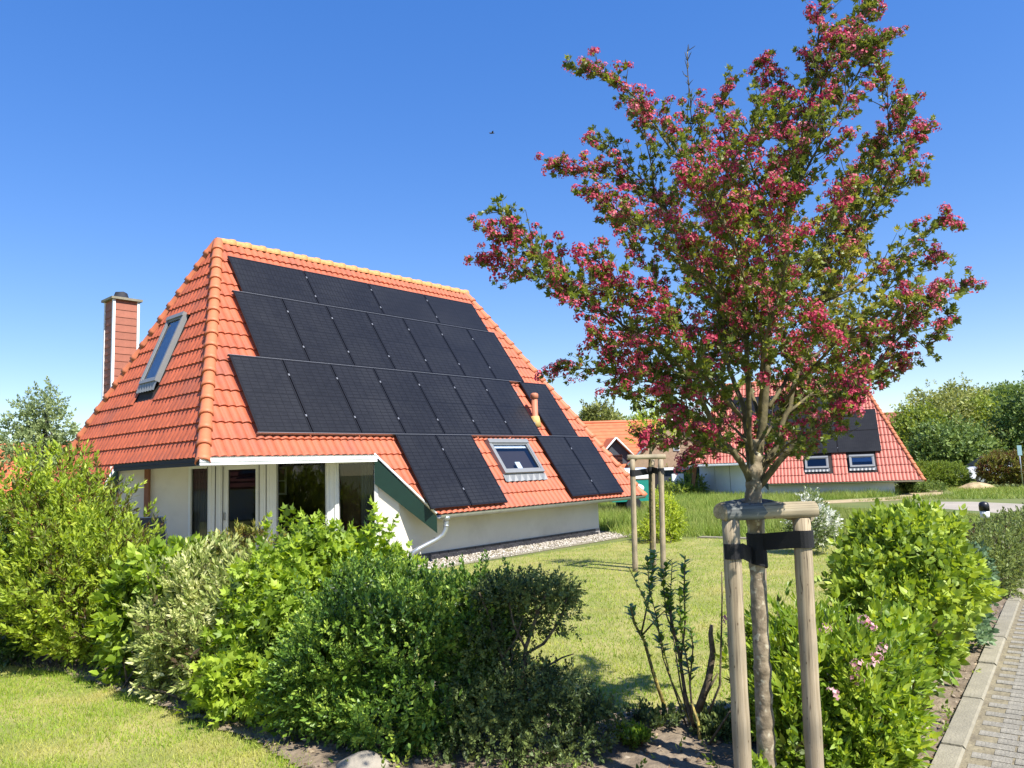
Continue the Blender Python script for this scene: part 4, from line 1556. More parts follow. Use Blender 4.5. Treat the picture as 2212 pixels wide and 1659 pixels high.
# ------------------------------------------------------------------ hedge row at the front, from the left
plant('shrub', 'tall loose lime green shrub with brown twigs at the left end of the hedge row', 'shrub', gnd(215, 1425), [
    B_(120, 1162, 7.9, 0.62, 0.75), B_(167, 1242, 7.4, 0.62, 0.75), B_(257, 1250, 7.2, 0.42, 0.55), B_(30, 1192, 8.1, 0.55, 0.7), B_(180, 1350, 7.1, 0.45, 0.5),
    B_(170, 1097, 8.1, 0.25, 0.35), B_(60, 1122, 8.2, 0.35, 0.4), B_(197, 1162, 7.6, 0.3, 0.35), B_(130, 1270, 7.3, 0.6, 0.5), B_(222, 1137, 7.6, 0.14, 0.26), B_(272, 1227, 7.3, 0.3, 0.22)],
    4300, SP_NAR, 0.125, LM['forsythia'], M['stem'], NARROW, 160, 0.085, stems=34, stem_r=0.008, lump=0.38, inner=0.6, up=0.75, seed=3, shoots=70, shoot_len=0.22)
plant('shrub', 'dark green leafy bush at the bottom left behind the lawn edge', 'shrub', gnd(20, 1400), [
    B_(-20, 1290, 7.5, 0.5, 0.6), B_(50, 1330, 7.3, 0.32, 0.5), B_(-60, 1220, 7.7, 0.6, 0.55)], 1700, SP_OPP, 0.12, LM['laurel'], M['stem'], stems=5, seed=4)
plant('shrub', 'cream and green variegated shrub in the middle of the hedge row', 'shrub', gnd(430, 1520), [
    B_(430, 1338, 6.2, 0.42, 0.48), B_(520, 1308, 6.1, 0.38, 0.38), B_(380, 1412, 6.1, 0.28, 0.4), B_(470, 1422, 5.9, 0.34, 0.36), B_(340, 1358, 6.3, 0.2, 0.3), B_(330, 1502, 6.0, 0.16, 0.1), B_(560, 1268, 6.2, 0.3, 0.25)],
    2300, SP_NAR, 0.115, LM['dogwood'], M['stem'], NARROW, 150, 0.075, stems=8, lump=0.38, inner=0.55, seed=5, shoots=40, shoot_len=0.15)
plant('shrub', 'yellow green shrub with drooping pointed leaves, tucked in left of the variegated one', 'shrub', gnd(300, 1480), [
    B_(290, 1350, 6.6, 0.24, 0.5), B_(310, 1280, 6.7, 0.28, 0.4), B_(390, 1230, 6.7, 0.4, 0.22), B_(260, 1430, 6.5, 0.14, 0.3)], 650, SP_WIDE, 0.15, LM['viburnum'], M['stem'], OVAL2, 60, 0.09, stems=5, seed=6, up=0.2)
plant('shrub', 'bright yellow green shrub with broad lobed leaves in front of the house windows', 'shrub', gnd(720, 1520), [
    B_(700, 1258, 6.1, 0.55, 0.42), B_(800, 1258, 6.0, 0.33, 0.36), B_(610, 1310, 6.0, 0.38, 0.5), B_(560, 1440, 5.6, 0.4, 0.5), B_(640, 1390, 5.7, 0.42, 0.5), B_(520, 1490, 5.5, 0.26, 0.32),
    B_(660, 1188, 6.2, 0.2, 0.16), B_(760, 1198, 6.2, 0.3, 0.15), B_(860, 1248, 6.1, 0.14, 0.22), B_(640, 1500, 5.2, 0.28, 0.28), B_(690, 1420, 5.3, 0.2, 0.26), B_(450, 1500, 5.7, 0.2, 0.16)],
    2300, SP_LOB, 0.135, LM['viburnum'], M['stem'], LOBED, 170, 0.075, stems=10, lump=0.36, inner=0.55, up=0.35, jitter=0.65, seed=7, shoots=40, shoot_len=0.12)
plant('shrub', 'bare topped twiggy shrub with a few reddish leaves under the second window', 'shrub', gnd(560, 1400), [
    B_(500, 1185, 6.6, 0.2, 0.22), B_(560, 1165, 6.7, 0.16, 0.2), B_(450, 1205, 6.7, 0.2, 0.16)], 130, SP_NAR, 0.11, LM['barberry'], M['stem'], stems=14, stem_r=0.006, lump=0.3, inner=0.9, up=0.9, seed=8)
plant('shrub', 'dense dark glossy green shrub, roundest and darkest of the hedge row', 'shrub', gnd(790, 1600), [
    B_(800, 1338, 5.2, 0.42, 0.38), B_(900, 1328, 5.2, 0.42, 0.36), B_(980, 1358, 5.2, 0.3, 0.36), B_(760, 1429, 5.0, 0.46, 0.42), B_(900, 1439, 4.95, 0.46, 0.46), B_(700, 1489, 5.0, 0.32, 0.36), B_(820, 1529, 4.9, 0.5, 0.3), B_(960, 1489, 5.0, 0.32, 0.4), B_(690, 1398, 5.3, 0.25, 0.3), B_(1010, 1330, 5.1, 0.3, 0.3), B_(1000, 1440, 4.95, 0.32, 0.34), B_(930, 1530, 4.85, 0.36, 0.26)],
    6200, SP_SMALL, 0.10, LM['privet'], M['stem'], OVAL2, 220, 0.045, stems=8, lump=0.34, inner=0.4, up=0.6, seed=9, shoots=60, shoot_len=0.10)
plant('shrub', 'flat topped open evergreen shrub with bare crooked stems beside the lawn', 'shrub', gnd(1120, 1640), [
    B_(1130, 1272, 4.85, 0.36, 0.11, 0.3), B_(1060, 1304, 4.9, 0.2, 0.2), B_(1200, 1314, 4.8, 0.14, 0.16), B_(1040, 1404, 4.8, 0.2, 0.24), B_(1090, 1504, 4.7, 0.34, 0.22), B_(1180, 1494, 4.7, 0.28, 0.14), B_(1120, 1594, 4.6, 0.34, 0.18), B_(1240, 1534, 4.65, 0.2, 0.1), B_(1150, 1354, 4.8, 0.1, 0.1), B_(1230, 1276, 4.8, 0.08, 0.12), B_(1270, 1560, 4.6, 0.2, 0.1), B_(1300, 1530, 4.6, 0.14, 0.08), B_(1200, 1610, 4.5, 0.3, 0.13), B_(1060, 1600, 4.6, 0.3, 0.2)],
    3300, SP_SMALL, 0.075, LM['yew'], M['stem'], stems=4, stem_r=0.006, lump=0.3, inner=0.8, up=0.4, jitter=0.8, seed=10)
for o in bpy.data.objects:
    if o.get('label', '').startswith('flat topped open'):
        root = o
bx = np.array(root.location)
for pts, r in (([(1110, 1640, 0), (1100, 1520, 0), (1085, 1420, 0), (1060, 1340, .05), (1035, 1280, 0)], .016), ([(1120, 1640, 0), (1125, 1480, -.05), (1135, 1400, 0), (1160, 1330, 0), (1185, 1270, 0)], .018),
               ([(1125, 1500, 0), (1140, 1410, .05), (1175, 1390, 0), (1210, 1340, 0), (1225, 1290, 0)], .013), ([(1110, 1500, 0), (1105, 1400, .1), (1120, 1320, .1), (1125, 1260, .1)], .013),
               ([(1130, 1480, 0), (1180, 1440, .1), (1215, 1420, .1), (1240, 1412, .1)], .009), ([(1135, 1400, 0), (1110, 1350, 0), (1095, 1280, 0)], .009), ([(1160, 1330, 0), (1155, 1290, 0), (1150, 1255, 0)], .008), ([(1085, 1420, 0), (1115, 1380, 0), (1130, 1330, 0)], .008)):
    b = MB()
    b.tube([at(x, y, 4.75 + d) - bx for x, y, d in pts], [r * (1 - 0.6 * i / (len(pts) - 1)) for i in range(len(pts))], 7)
    b.build('stem', M['stem'], root)

# ------------------------------------------------------------------ right of the tree
wg = plant('shrub', 'leafy green shrub with a few pale pink flowers behind the near stakes', 'shrub', gnd(1830, 1640), [
    B_(1830, 1496, 4.35, 0.36, 0.34), B_(1750, 1446, 4.6, 0.3, 0.28), B_(1870, 1575, 4.2, 0.28, 0.3), B_(1760, 1575, 4.3, 0.3, 0.34), B_(1670, 1396, 4.9, 0.2, 0.2), B_(1660, 1496, 4.8, 0.2, 0.3), B_(1900, 1495, 4.5, 0.14, 0.26), B_(1820, 1635, 4.2, 0.34, 0.2), B_(1670, 1575, 4.7, 0.18, 0.2), B_(1750, 1356, 4.9, 0.2, 0.1)],
    1900, SP_NAR, 0.125, LM['weigela'], M['stem'], leaf_t(1, 0.42, 0.15, 0.25, 2), 220, 0.075, stems=8, lump=0.25, inner=0.5, up=0.5, seed=12, shoots=40, shoot_len=0.16)
plant('shrub', 'big rounded bright green shrub between the lawn and the paved path', 'shrub', gnd(1970, 1440), [
    B_(1940, 1226, 6.7, 0.5, 0.46), B_(2006, 1256, 6.7, 0.38, 0.5), B_(1900, 1306, 6.4, 0.36, 0.36), B_(1966, 1336, 6.3, 0.41, 0.42), B_(1960, 1156, 6.9, 0.42, 0.2), B_(2026, 1326, 6.5, 0.23, 0.4), B_(1870, 1236, 6.8, 0.22, 0.3), B_(2016, 1176, 6.9, 0.23, 0.2), B_(1990, 1426, 6.1, 0.3, 0.26)],
    3200, SP_WIDE, 0.125, LM['currant'], M['stem'], leaf_t(1, 0.62, 0.14, 0.25, 2), 240, 0.075, stems=9, lump=0.24, inner=0.5, up=0.35, jitter=0.55, seed=13, shoots=45, shoot_len=0.15)
plant('shrub', 'lime green shrub with pointed leaves filling the gap before the kerb', 'shrub', gnd(1930, 1530), [
    B_(1926, 1420, 5.4, 0.22, 0.26), B_(1976, 1400, 5.6, 0.2, 0.24), B_(1900, 1460, 5.2, 0.14, 0.22), B_(1946, 1480, 5.3, 0.18, 0.16)], 620, SP_WIDE, 0.12, LM['weigela'], M['stem'], OVAL2, 60, 0.075, stems=4, seed=14)
plant('shrub', 'bluish green leafy plant leaning over the kerb edge', 'plant', gnd(2075, 1390), [
    B_(2090, 1300, 6.9, 0.14, 0.3), B_(2080, 1380, 6.6, 0.16, 0.18), B_(2115, 1250, 7.4, 0.12, 0.3)], 420, SP_WIDE, 0.10, LM['blue'], M['stem'], stems=4, seed=15)
plant('hedge', 'low clipped hedge running along the path beyond the big shrub', 'hedge', gnd(2160, 1190), [
    (*at(px, 1200, d)[:2], 0.34, 0.42, 0.5, 0.42) for px, d in ((2120, 9.0), (2140, 9.7), (2165, 10.4), (2190, 11.1), (2215, 11.8), (2250, 12.6))],
    3400, SP_SMALL, 0.13, LM['lowhedge'], M['stem'], stems=10, lump=0.08, inner=0.3, seed=16)
plant('shrub', 'small arching shrub covered in white blossom beyond the near crossbar', 'shrub', gnd(1745, 1180), [
    B_(1752, 1110, 13.5, 0.25, 0.42), B_(1765, 1140, 13.3, 0.36, 0.34), B_(1725, 1130, 13.5, 0.25, 0.25)], 900, SP_SMALL, 0.14, LM['rose_white'], M['stem'], stems=5, seed=17, tone=(0.0, 0.60))
plant('shrub', 'small leafy bush in the long grass behind the young tree', 'shrub', gnd(1430, 1178), [
    B_(1440, 1120, 16.5, 0.42, 0.5), B_(1420, 1150, 16.3, 0.4, 0.3)], 620, SP_SMALL, 0.17, LM['forsythia'], M['stem'], stems=4, seed=18)

# pale pink flowers of the shrub by the stakes
def blossom_t(seed, petals=5, n=16, ball=0.5):
    """round head of n small rosettes on a dome of unit radius"""
    rs = np.random.RandomState(seed)
    parts = []
    V, F = [(0, 0, -0.12)], []
    for i in range(petals * 2):
        a = 2 * math.pi * i / (petals * 2)
        r = 1.0 if i % 2 else 0.62
        V.append((r * math.cos(a), r * math.sin(a), 0.25 if i % 2 else 0.05))
    for i in range(petals * 2):
        F.append((0, 1 + i, 1 + (i + 1) % (petals * 2)))
    T = (np.array(V, float), np.array(F), np.array([-0.12] + [0.05] * (petals * 2)))
    k = np.arange(n) + 0.5
    ph = np.arccos(1 - 1.25 * k / n)
    th = math.pi * (1 + 5 ** 0.5) * k
    D = np.c_[np.cos(th) * np.sin(ph), np.sin(th) * np.sin(ph), np.cos(ph)]
    D += rs.normal(size=D.shape) * 0.12
    Pp = D * np.array([1, 1, 0.75]) * rs.uniform(0.75, 1.05, (n, 1))
    return join_parts([scatter(T, Pp, frames(D), np.full(n, 1.25 / math.sqrt(n)), rs.uniform(-0.18, 0.18, n))])


bt = [blossom_t(s, 4, 9) for s in (1, 2)]
wb = np.array(wg.location)
bme_w = [tri_mesh('flower', t[0] * 0.034, t[1], LM['wei_f'], t[2] + 0.5) for t in bt]
for i, (x, y, d) in enumerate([(1865, 1340, 4.25), (1880, 1352, 4.2), (1895, 1420, 4.05), (1885, 1440, 4.0), (1850, 1435, 4.0), (1784, 1358, 4.3), (1800, 1498, 3.95), (1850, 1468, 4.0), (1572, 1335, 4.75), (1905, 1400, 4.2)]):
    p = at(x, y, d) - wb
    link('flower', bme_w[i % 2], wg, Matrix.Translation(tuple(p)) @ Matrix.Rotation(i * 1.3, 4, 'Z') @ Matrix.Rotation(0.8, 4, 'X'))

# sparse shrub with bare stems on the lawn edge
sb = gnd(1500, 1600)
sp_root = thing('shrub', 'sparse leggy shrub with bare yellowed stems and few dark leaves on the lawn edge', 'shrub', sb)
tips = []
for k, (pts, r, mm) in enumerate([
        ([(1437, 1530, 5.3), (1410, 1450, 5.3), (1392, 1385, 5.3), (1372, 1350, 5.3), (1362, 1310, 5.25)], .014, 'stem_y'),
        ([(1385, 1370, 5.3), (1400, 1300, 5.3), (1408, 1250, 5.3), (1412, 1190, 5.3)], .007, 'stem'), ([(1385, 1375, 5.3), (1420, 1335, 5.25), (1435, 1320, 5.2)], .007, 'stem'),
        ([(1505, 1590, 4.85), (1480, 1500, 4.9), (1465, 1400, 4.9), (1450, 1340, 4.95), (1440, 1270, 5.0)], .014, 'stem'), ([(1470, 1430, 4.9), (1480, 1350, 4.9), (1478, 1270, 4.9), (1480, 1200, 4.9)], .008, 'stem'),
        ([(1500, 1560, 4.85), (1530, 1470, 4.8), (1540, 1410, 4.8), (1535, 1370, 4.8), (1537, 1350, 4.8)], .026, 'stem'), ([(1525, 1500, 4.8), (1550, 1455, 4.75)], .010, 'stem'),
        ([(1515, 1580, 4.8), (1555, 1480, 4.7), (1558, 1380, 4.7), (1560, 1290, 4.75), (1559, 1235, 4.75)], .008, 'stem'), ([(1490, 1560, 4.9), (1450, 1470, 5.0), (1425, 1370, 5.1), (1395, 1300, 5.15), (1358, 1225, 5.2)], .006, 'stem_y'),
        ([(1500, 1590, 4.85), (1490, 1480, 4.85), (1497, 1400, 4.85), (1492, 1355, 4.85)], .007, 'stem'), ([(1515, 1620, 4.7), (1508, 1560, 4.72), (1495, 1520, 4.75)], .013, 'stem_y'),
        ([(1530, 1610, 4.6), (1575, 1540, 4.5), (1600, 1500, 4.5)], .008, 'stem'), ([(1460, 1380, 4.9), (1440, 1330, 4.95), (1432, 1255, 5.0), (1440, 1220, 5.0)], .006, 'stem'),
        ([(1495, 1590, 4.9), (1470, 1480, 4.95), (1455, 1380, 5.0), (1448, 1290, 5.05), (1452, 1215, 5.05)], .006, 'stem'), ([(1500, 1580, 4.85), (1488, 1450, 4.85), (1470, 1350, 4.85), (1468, 1265, 4.9)], .006, 'stem'),
        ([(1490, 1590, 4.9), (1460, 1500, 5.0), (1432, 1420, 5.05), (1420, 1340, 5.1), (1402, 1270, 5.1), (1398, 1200, 5.1)], .006, 'stem')]):
    b = MB()
    P = [at(*q) - sb for q in pts]
    b.tube(P, [r * (1 - 0.55 * i / (len(P) - 1)) for i in range(len(P))], 7)
    b.build('stem', M[mm], sp_root)
    if k in (1, 3, 4, 12, 8, 0, 9, 13, 14, 15):
        tips.append((np.array(P), 1.0 if k in (1, 3, 4, 12, 13, 14, 15) else 0.5))
lfm = tri_mesh('leaf', leaf_t(1, 0.5, 0.15, 0.2, 2)[0] * 0.066, leaf_t(1, 0.5, 0.15, 0.2, 2)[1], LM['privet'], leaf_t(1, 0.5, 0.15, 0.2, 2)[2] + 0.5)
for P, dens in tips:
    for i in range(int(60 * dens)):
        f = random.uniform(0.35, 1.0) * (len(P) - 1)
        j = min(int(f), len(P) - 2)
        p = P[j] + (P[j + 1] - P[j]) * (f - j)
        q = Matrix.Rotation(random.uniform(0, 6.28), 4, 'Z') @ Matrix.Rotation(random.uniform(0.6, 1.3), 4, 'X') @ Matrix.Scale(random.uniform(0.6, 1.15), 4)
        link('leaf', lfm, sp_root, Matrix.Translation(tuple(p)) @ q)
plant('plant', 'low weedy green growth round the foot of the leggy shrub', 'plant', gnd(1480, 1600), [
    B_(1450, 1570, 4.95, 0.22, 0.08), B_(1520, 1610, 4.7, 0.26, 0.1), B_(1400, 1560, 5.0, 0.2, 0.06), B_(1560, 1570, 4.8, 0.2, 0.06), B_(1460, 1620, 4.65, 0.2, 0.07)], 420, SP_OPP, 0.075, LM['yew'], M['stem'], stems=0, seed=20, inner=0.9)
plant('plant', 'patch of small green weeds on the soil in front of the open evergreen', 'plant', gnd(1290, 1640), [
    B_(1290, 1640, 4.5, 0.22, 0.05), B_(1370, 1610, 4.65, 0.2, 0.05), B_(1420, 1650, 4.5, 0.2, 0.06), B_(1340, 1680, 4.3, 0.2, 0.05), B_(1500, 1660, 4.4, 0.16, 0.06)], 420, SP_OPP, 0.065, LM['weigela'], M['stem'], stems=0, seed=23, inner=0.9)
plant('plant', 'yellow green seedlings at the foot of the flowering tree', 'plant', gnd(1640, 1690), [
    B_(1640, 1650, 3.9, 0.06, 0.05), B_(1650, 1690, 3.85, 0.1, 0.06)], 40, SP_WIDE, 0.07, LM['viburnum'], M['stem'], stems=0, seed=21)

# ------------------------------------------------------------------ flowering hawthorn in the foreground
haw = thing('flowering_tree', 'foreground hawthorn tree full of crimson pink blossom tied between wooden stakes', 'tree', gnd(1664, 1722))
hb = np.array(haw.location)
D0 = float(hb[1])
LIMBS = [
    ([(1622, 1050, 0), (1590, 985, -.05), (1555, 940, -.1), (1515, 870, -.15), (1470, 800, -.2), (1400, 740, -.25), (1330, 700, -.3), (1250, 640, -.3), (1150, 600, -.3), (1045, 572, -.3)], .020),
    ([(1625, 1040, 0), (1600, 900, .1), (1575, 780, .2), (1545, 650, .3), (1490, 520, .3), (1420, 440, .35), (1340, 380, .35), (1260, 362, .35), (1195, 354, .35)], .017),
    ([(1628, 1030, 0), (1620, 880, -.1), (1610, 720, -.2), (1590, 560, -.3), (1530, 440, -.3), (1450, 340, -.3), (1390, 250, -.3), (1335, 190, -.3), (1245, 155, -.3)], .017),
    ([(1632, 1030, 0), (1640, 880, .1), (1648, 740, .15), (1640, 600, .2), (1600, 460, .25), (1570, 330, .25), (1560, 240, .25), (1578, 168, .25)], .018),
    ([(1635, 1030, 0), (1650, 860, 0), (1665, 700, 0), (1690, 540, 0), (1720, 400, .05), (1745, 270, .1), (1760, 150, .1), (1770, 60, .1), (1790, -80, .1)], .026),
    ([(1700, 500, 0), (1740, 400, -.1), (1800, 300, -.2), (1850, 200, -.2), (1890, 140, -.2), (1925, 90, -.2)], .010),
    ([(1745, 270, .1), (1790, 150, .15), (1850, 70, .2), (1895, 5, .2)], .008),
    ([(1640, 1030, 0), (1690, 900, .1), (1730, 780, .15), (1780, 650, .2), (1840, 520, .2), (1900, 420, .2), (1945, 350, .2), (1985, 275, .2)], .017),
    ([(1840, 520, .2), (1880, 400, .1), (1920, 290, .1), (1962, 228, .1)], .008),
    ([(1640, 1050, 0), (1700, 980, -.1), (1760, 925, -.15), (1830, 860, -.2), (1890, 790, -.2), (1950, 720, -.25), (2010, 660, -.25), (2090, 610, -.25)], .020),
    ([(1780, 650, .2), (1870, 600, .25), (1940, 540, .25), (1990, 500, .25), (2048, 472, .25)], .009),
    ([(1830, 860, -.2), (1890, 830, -.15), (1960, 785, -.1)], .007), ([(1700, 980, -.1), (1760, 955, 0), (1815, 930, .1)], .007),
    ([(1590, 985, -.05), (1520, 940, 0), (1450, 900, .1), (1380, 872, .15), (1325, 855, .15)], .009),
    ([(1515, 870, -.15), (1430, 830, -.1), (1330, 805, -.05), (1260, 800, 0), (1195, 806, 0)], .007),
    ([(1330, 700, -.3), (1230, 610, -.25), (1150, 530, -.2), (1078, 456, -.2)], .007), ([(1250, 640, -.3), (1160, 560, -.4), (1090, 520, -.4), (1050, 505, -.4)], .006),
    ([(1640, 900, -.1), (1650, 780, -.4), (1680, 640, -.7), (1700, 520, -.85), (1690, 420, -.9)], .012), ([(1640, 900, .1), (1600, 760, .5), (1560, 620, .8), (1540, 500, .9)], .012),
    ([(1660, 880, .1), (1760, 720, .6), (1830, 600, .9), (1860, 480, 1.0)], .012), ([(1600, 900, -.1), (1480, 760, -.5), (1380, 640, -.7), (1290, 560, -.8)], .011),
    ([(1700, 860, -.1), (1790, 760, -.5), (1880, 690, -.65), (1960, 640, -.7)], .010), ([(1600, 900, .1), (1500, 740, .5), (1420, 620, .7), (1360, 520, .7)], .010),
    ([(1610, 720, -.2), (1530, 600, -.4), (1450, 520, -.5), (1380, 470, -.5), (1280, 410, -.5)], .009), ([(1490, 520, .3), (1400, 400, .4), (1330, 330, .4), (1280, 295, .4)], .007),
    ([(1740, 780, .1), (1850, 700, .3), (1950, 590, .4), (2030, 560, .4)], .008), ([(1950, 720, -.25), (2010, 740, -.2), (2050, 690, -.2)], .005),
    ([(1690, 900, .1), (1800, 820, .4), (1900, 740, .5), (1990, 690, .5)], .009), ([(1555, 940, -.1), (1450, 850, -.4), (1350, 770, -.5), (1290, 740, -.5)], .008),
    ([(1590, 985, 0), (1500, 950, -.3), (1440, 940, -.4), (1395, 945, -.4)], .007), ([(1660, 1000, 0), (1740, 940, -.4), (1800, 900, -.5), (1850, 870, -.55)], .008),
    ([(1690, 540, 0), (1640, 400, -.2), (1620, 300, -.3), (1650, 210, -.3)], .008), ([(1720, 400, 0), (1690, 250, .3), (1660, 150, .3), (1645, 140, .3)], .007),
    ([(1760, 200, .1), (1830, 120, -.2), (1900, 90, -.3)], .006), ([(1780, 650, .2), (1800, 520, .4), (1830, 400, .5), (1900, 330, .5)], .009), ([(1665, 700, 0), (1740, 580, -.4), (1800, 480, -.5), (1840, 400, -.5)], .009),
    ([(1648, 740, .15), (1540, 640, .5), (1480, 560, .6), (1450, 430, .6)], .009), ([(1648, 700, -.1), (1600, 600, -.5), (1560, 480, -.65), (1500, 380, -.65)], .009),
    ([(1900, 420, .2), (1960, 400, .1), (2000, 380, .1)], .005), ([(1640, 950, 0), (1700, 880, .5), (1780, 850, .8), (1850, 800, .9)], .009), ([(1620, 960, 0), (1540, 880, .5), (1470, 820, .8), (1390, 800, .9)], .009),
    ([(1625, 1000, 0), (1560, 960, .3), (1510, 985, .5), (1480, 1000, .55)], .006), ([(1640, 1010, 0), (1680, 960, .4), (1730, 975, .5)], .006),
    ([(1610, 600, -.3), (1500, 330, .1), (1487, 225, .1), (1482, 112, .1)], .005),
]


def catmull(P, m=6):
    P = np.asarray(P)
    Q = np.vstack([2 * P[0] - P[1], P, 2 * P[-1] - P[-2]])
    out = []
    for i in range(1, len(Q) - 2):
        for t in np.linspace(0, 1, m, endpoint=False):
            a, b, c, d = Q[i - 1], Q[i], Q[i + 1], Q[i + 2]
            out.append(0.5 * (2 * b + (c - a) * t + (2 * a - 5 * b + 4 * c - d) * t * t + (3 * b - a - 3 * c + d) * t ** 3))
    out.append(P[-1])
    return np.array(out)


tk = MB()
tp = [at(x, y, D0 + d) - hb for x, y, d in [(1661, 1735, 0), (1655, 1600, 0), (1650, 1500, .01), (1644, 1380, 0), (1637, 1250, .01), (1630, 1140, 0), (1627, 1080, 0), (1631, 1020, 0), (1637, 950, 0)]]
tpc = catmull(tp, 8)
n_ = len(tpc)
tk.tube(tpc, [0.044 - 0.010 * i / n_ + 0.0035 * math.sin(i * 1.7) + 0.004 * (math.sin(i * 0.71) > 0.85) + (0.006 if 44 < i < 54 else 0) - (0.010 if i > 60 else 0) for i in range(n_)], 14)
tko = tk.build('trunk', M['bark'], haw)
# side limbs that fill the crown, kept inside its outline as it stands
HULL = [(1010, 570), (1080, 440), (1185, 345), (1240, 145), (1330, 165), (1480, 205), (1570, 150), (1640, 140), (1740, -60), (1900, -20), (1950, 130), (1975, 225), (2005, 300), (2060, 480), (2100, 610), (2060, 700), (1990, 800), (1840, 950), (1700, 985), (1560, 985), (1390, 950), (1190, 810), (1100, 690)]
rsX = np.random.RandomState(21)
XL = []
for pts, r in LIMBS[:-1]:
    if r < 0.008:
        continue
    P = catmull([at(x, y, D0 + d) - hb for x, y, d in pts], 4)
    got = 0
    for _ in range(40):
        if got >= 1:
            break
        j = rsX.randint(int(len(P) * 0.35), len(P) - 2)
        d = P[j + 1] - P[j]
        d /= np.linalg.norm(d)
        v = rsX.normal(size=3) * np.array([1, 1.1, 0.7]) + np.array([0, 0, 0.35])
        v -= 0.3 * (v @ d) * d
        v = v / np.linalg.norm(v) + 0.35 * d
        ln = rsX.uniform(0.22, 0.48)
        tip = P[j] + v * ln
        a_, b_ = cam_unproject((tip + hb)[None])
        if not in_poly(np.c_[a_, b_], HULL)[0]:
            continue
        mid = P[j] + v * ln * 0.5 + rsX.normal(size=3) * 0.03
        XL.append((np.array([P[j], mid, tip + np.array([0, 0, 0.04])]), r * 0.5))
        got += 1
twigs, spots = MB(), []                        # spots: (position, outward, tipness)
rsT = np.random.RandomState(5)
NL = len(LIMBS)
for li, (pts, r) in enumerate(LIMBS + XL):
    P = catmull(pts if li >= NL else [at(x, y, D0 + d) - hb for x, y, d in pts], 6)
    P[1:] += np.cumsum(rsT.normal(size=(len(P) - 1, 3)) * 0.006, axis=0) * np.linspace(1, 0.3, len(P) - 1)[:, None]
    n_ = len(P)
    b = MB()
    b.tube(P, [max(0.0028, r * (1 - 0.9 * (i / (n_ - 1)) ** 0.8)) for i in range(n_)], 7)
    b.build('limb', M['bark_green'], haw)
    seg = np.linalg.norm(np.diff(P, axis=0), axis=1)
    L = np.concatenate([[0], np.cumsum(seg)])
    tot = L[-1]
    bare = li == NL - 1
    s = max(0.25 * tot, 0.30) if r > 0.012 else 0.12 * tot
    while s < tot:
        j = min(np.searchsorted(L, s), n_ - 1)
        d = P[j] - P[j - 1]
        d /= np.linalg.norm(d) + 1e-9
        f = s / tot
        rv = rsT.normal(size=3)
        rv -= (rv @ d) * d
        rv /= np.linalg.norm(rv)
        dirn = d * 0.75 + rv * 0.75 + np.array([0, 0, 0.18])
        dirn /= np.linalg.norm(dirn)
        ln = (0.07 + 0.25 * (1 - f) * min(1.0, tot / 1.4)) * rsT.uniform(0.5, 1.2)
        if bare and f > 0.72:
            ln = 0.04
        p0 = P[j]
        p1 = p0 + dirn * ln * 0.5 + rsT.normal(size=3) * 0.012
        p2 = p1 + (dirn + rsT.normal(size=3) * 0.25 + np.array([0, 0, 0.12])) * ln * 0.5
        twigs.tube([p0, p1, p2], [0.0030, 0.0022, 0.0012], 4, cap=False)
        if not (bare and f > 0.72):
            m_ = max(2, int(ln / 0.042))
            for q in range(1, m_ + 1):
                t = q / m_
                p = p0 * (1 - t) ** 2 + 2 * p1 * t * (1 - t) + p2 * t * t
                spots.append((p, dirn, t * (0.45 + 0.55 * f), li))
        s += rsT.uniform(0.010, 0.020) + 0.005 * (1 - f)
    if not bare:
        for q in range(4):
            spots.append((P[-1] - d * 0.03 * q + rsT.normal(size=3) * 0.012, d, 1.0, li))
twigs.build('twig', M['bark_green'], haw, kind='stuff')
SPp = np.array([s_[0] for s_ in spots])
SPd = np.array([s_[1] for s_ in spots])
SPt = np.array([s_[2] for s_ in spots])
px_, py_ = cam_unproject(SPp + hb)
# the right middle of the crown carries more young yellow leaves and fewer flowers
young = np.exp(-(((px_ - 1850) / 120) ** 2 + ((py_ - 560) / 190) ** 2)) + 0.35 * np.exp(-(((px_ - 1560) / 160) ** 2 + ((py_ - 500) / 150) ** 2))
print('hawthorn spots', len(SPp))
# leaves: rosettes of three-lobed leaves at every spot
HAWL = lobed_t(1.0, 3, 0.25)
ros = [sprig_t(HAWL, 2, 0.5, 68, 0.95, 2, s_, tip=True) for s_ in (31, 32, 33, 34)]
idx = rsT.randint(0, 4, len(SPp))
tn = rsT.uniform(0.12, 0.58, len(SPp)) + 0.36 * young
parts = []
RS = np.random.RandomState(77)
for i, t_ in enumerate(ros):
    k = idx == i
    ax = SPd[k] * 0.5 + rsT.normal(size=(k.sum(), 3)) * 0.55 + np.array([0, 0, 0.35])
    parts.append(scatter(t_, SPp[k], frames(ax), 0.041 * rsT.uniform(0.6, 1.15, k.sum()), tn[k]))
V, F, T = join_parts(parts)
link('foliage', tri_mesh('foliage', V, F, LM['haw'], T), haw, kind='stuff')
# flower heads
pf = np.clip(0.04 + 1.0 * SPt ** 1.5 - 0.5 * young, 0.05, 0.8)
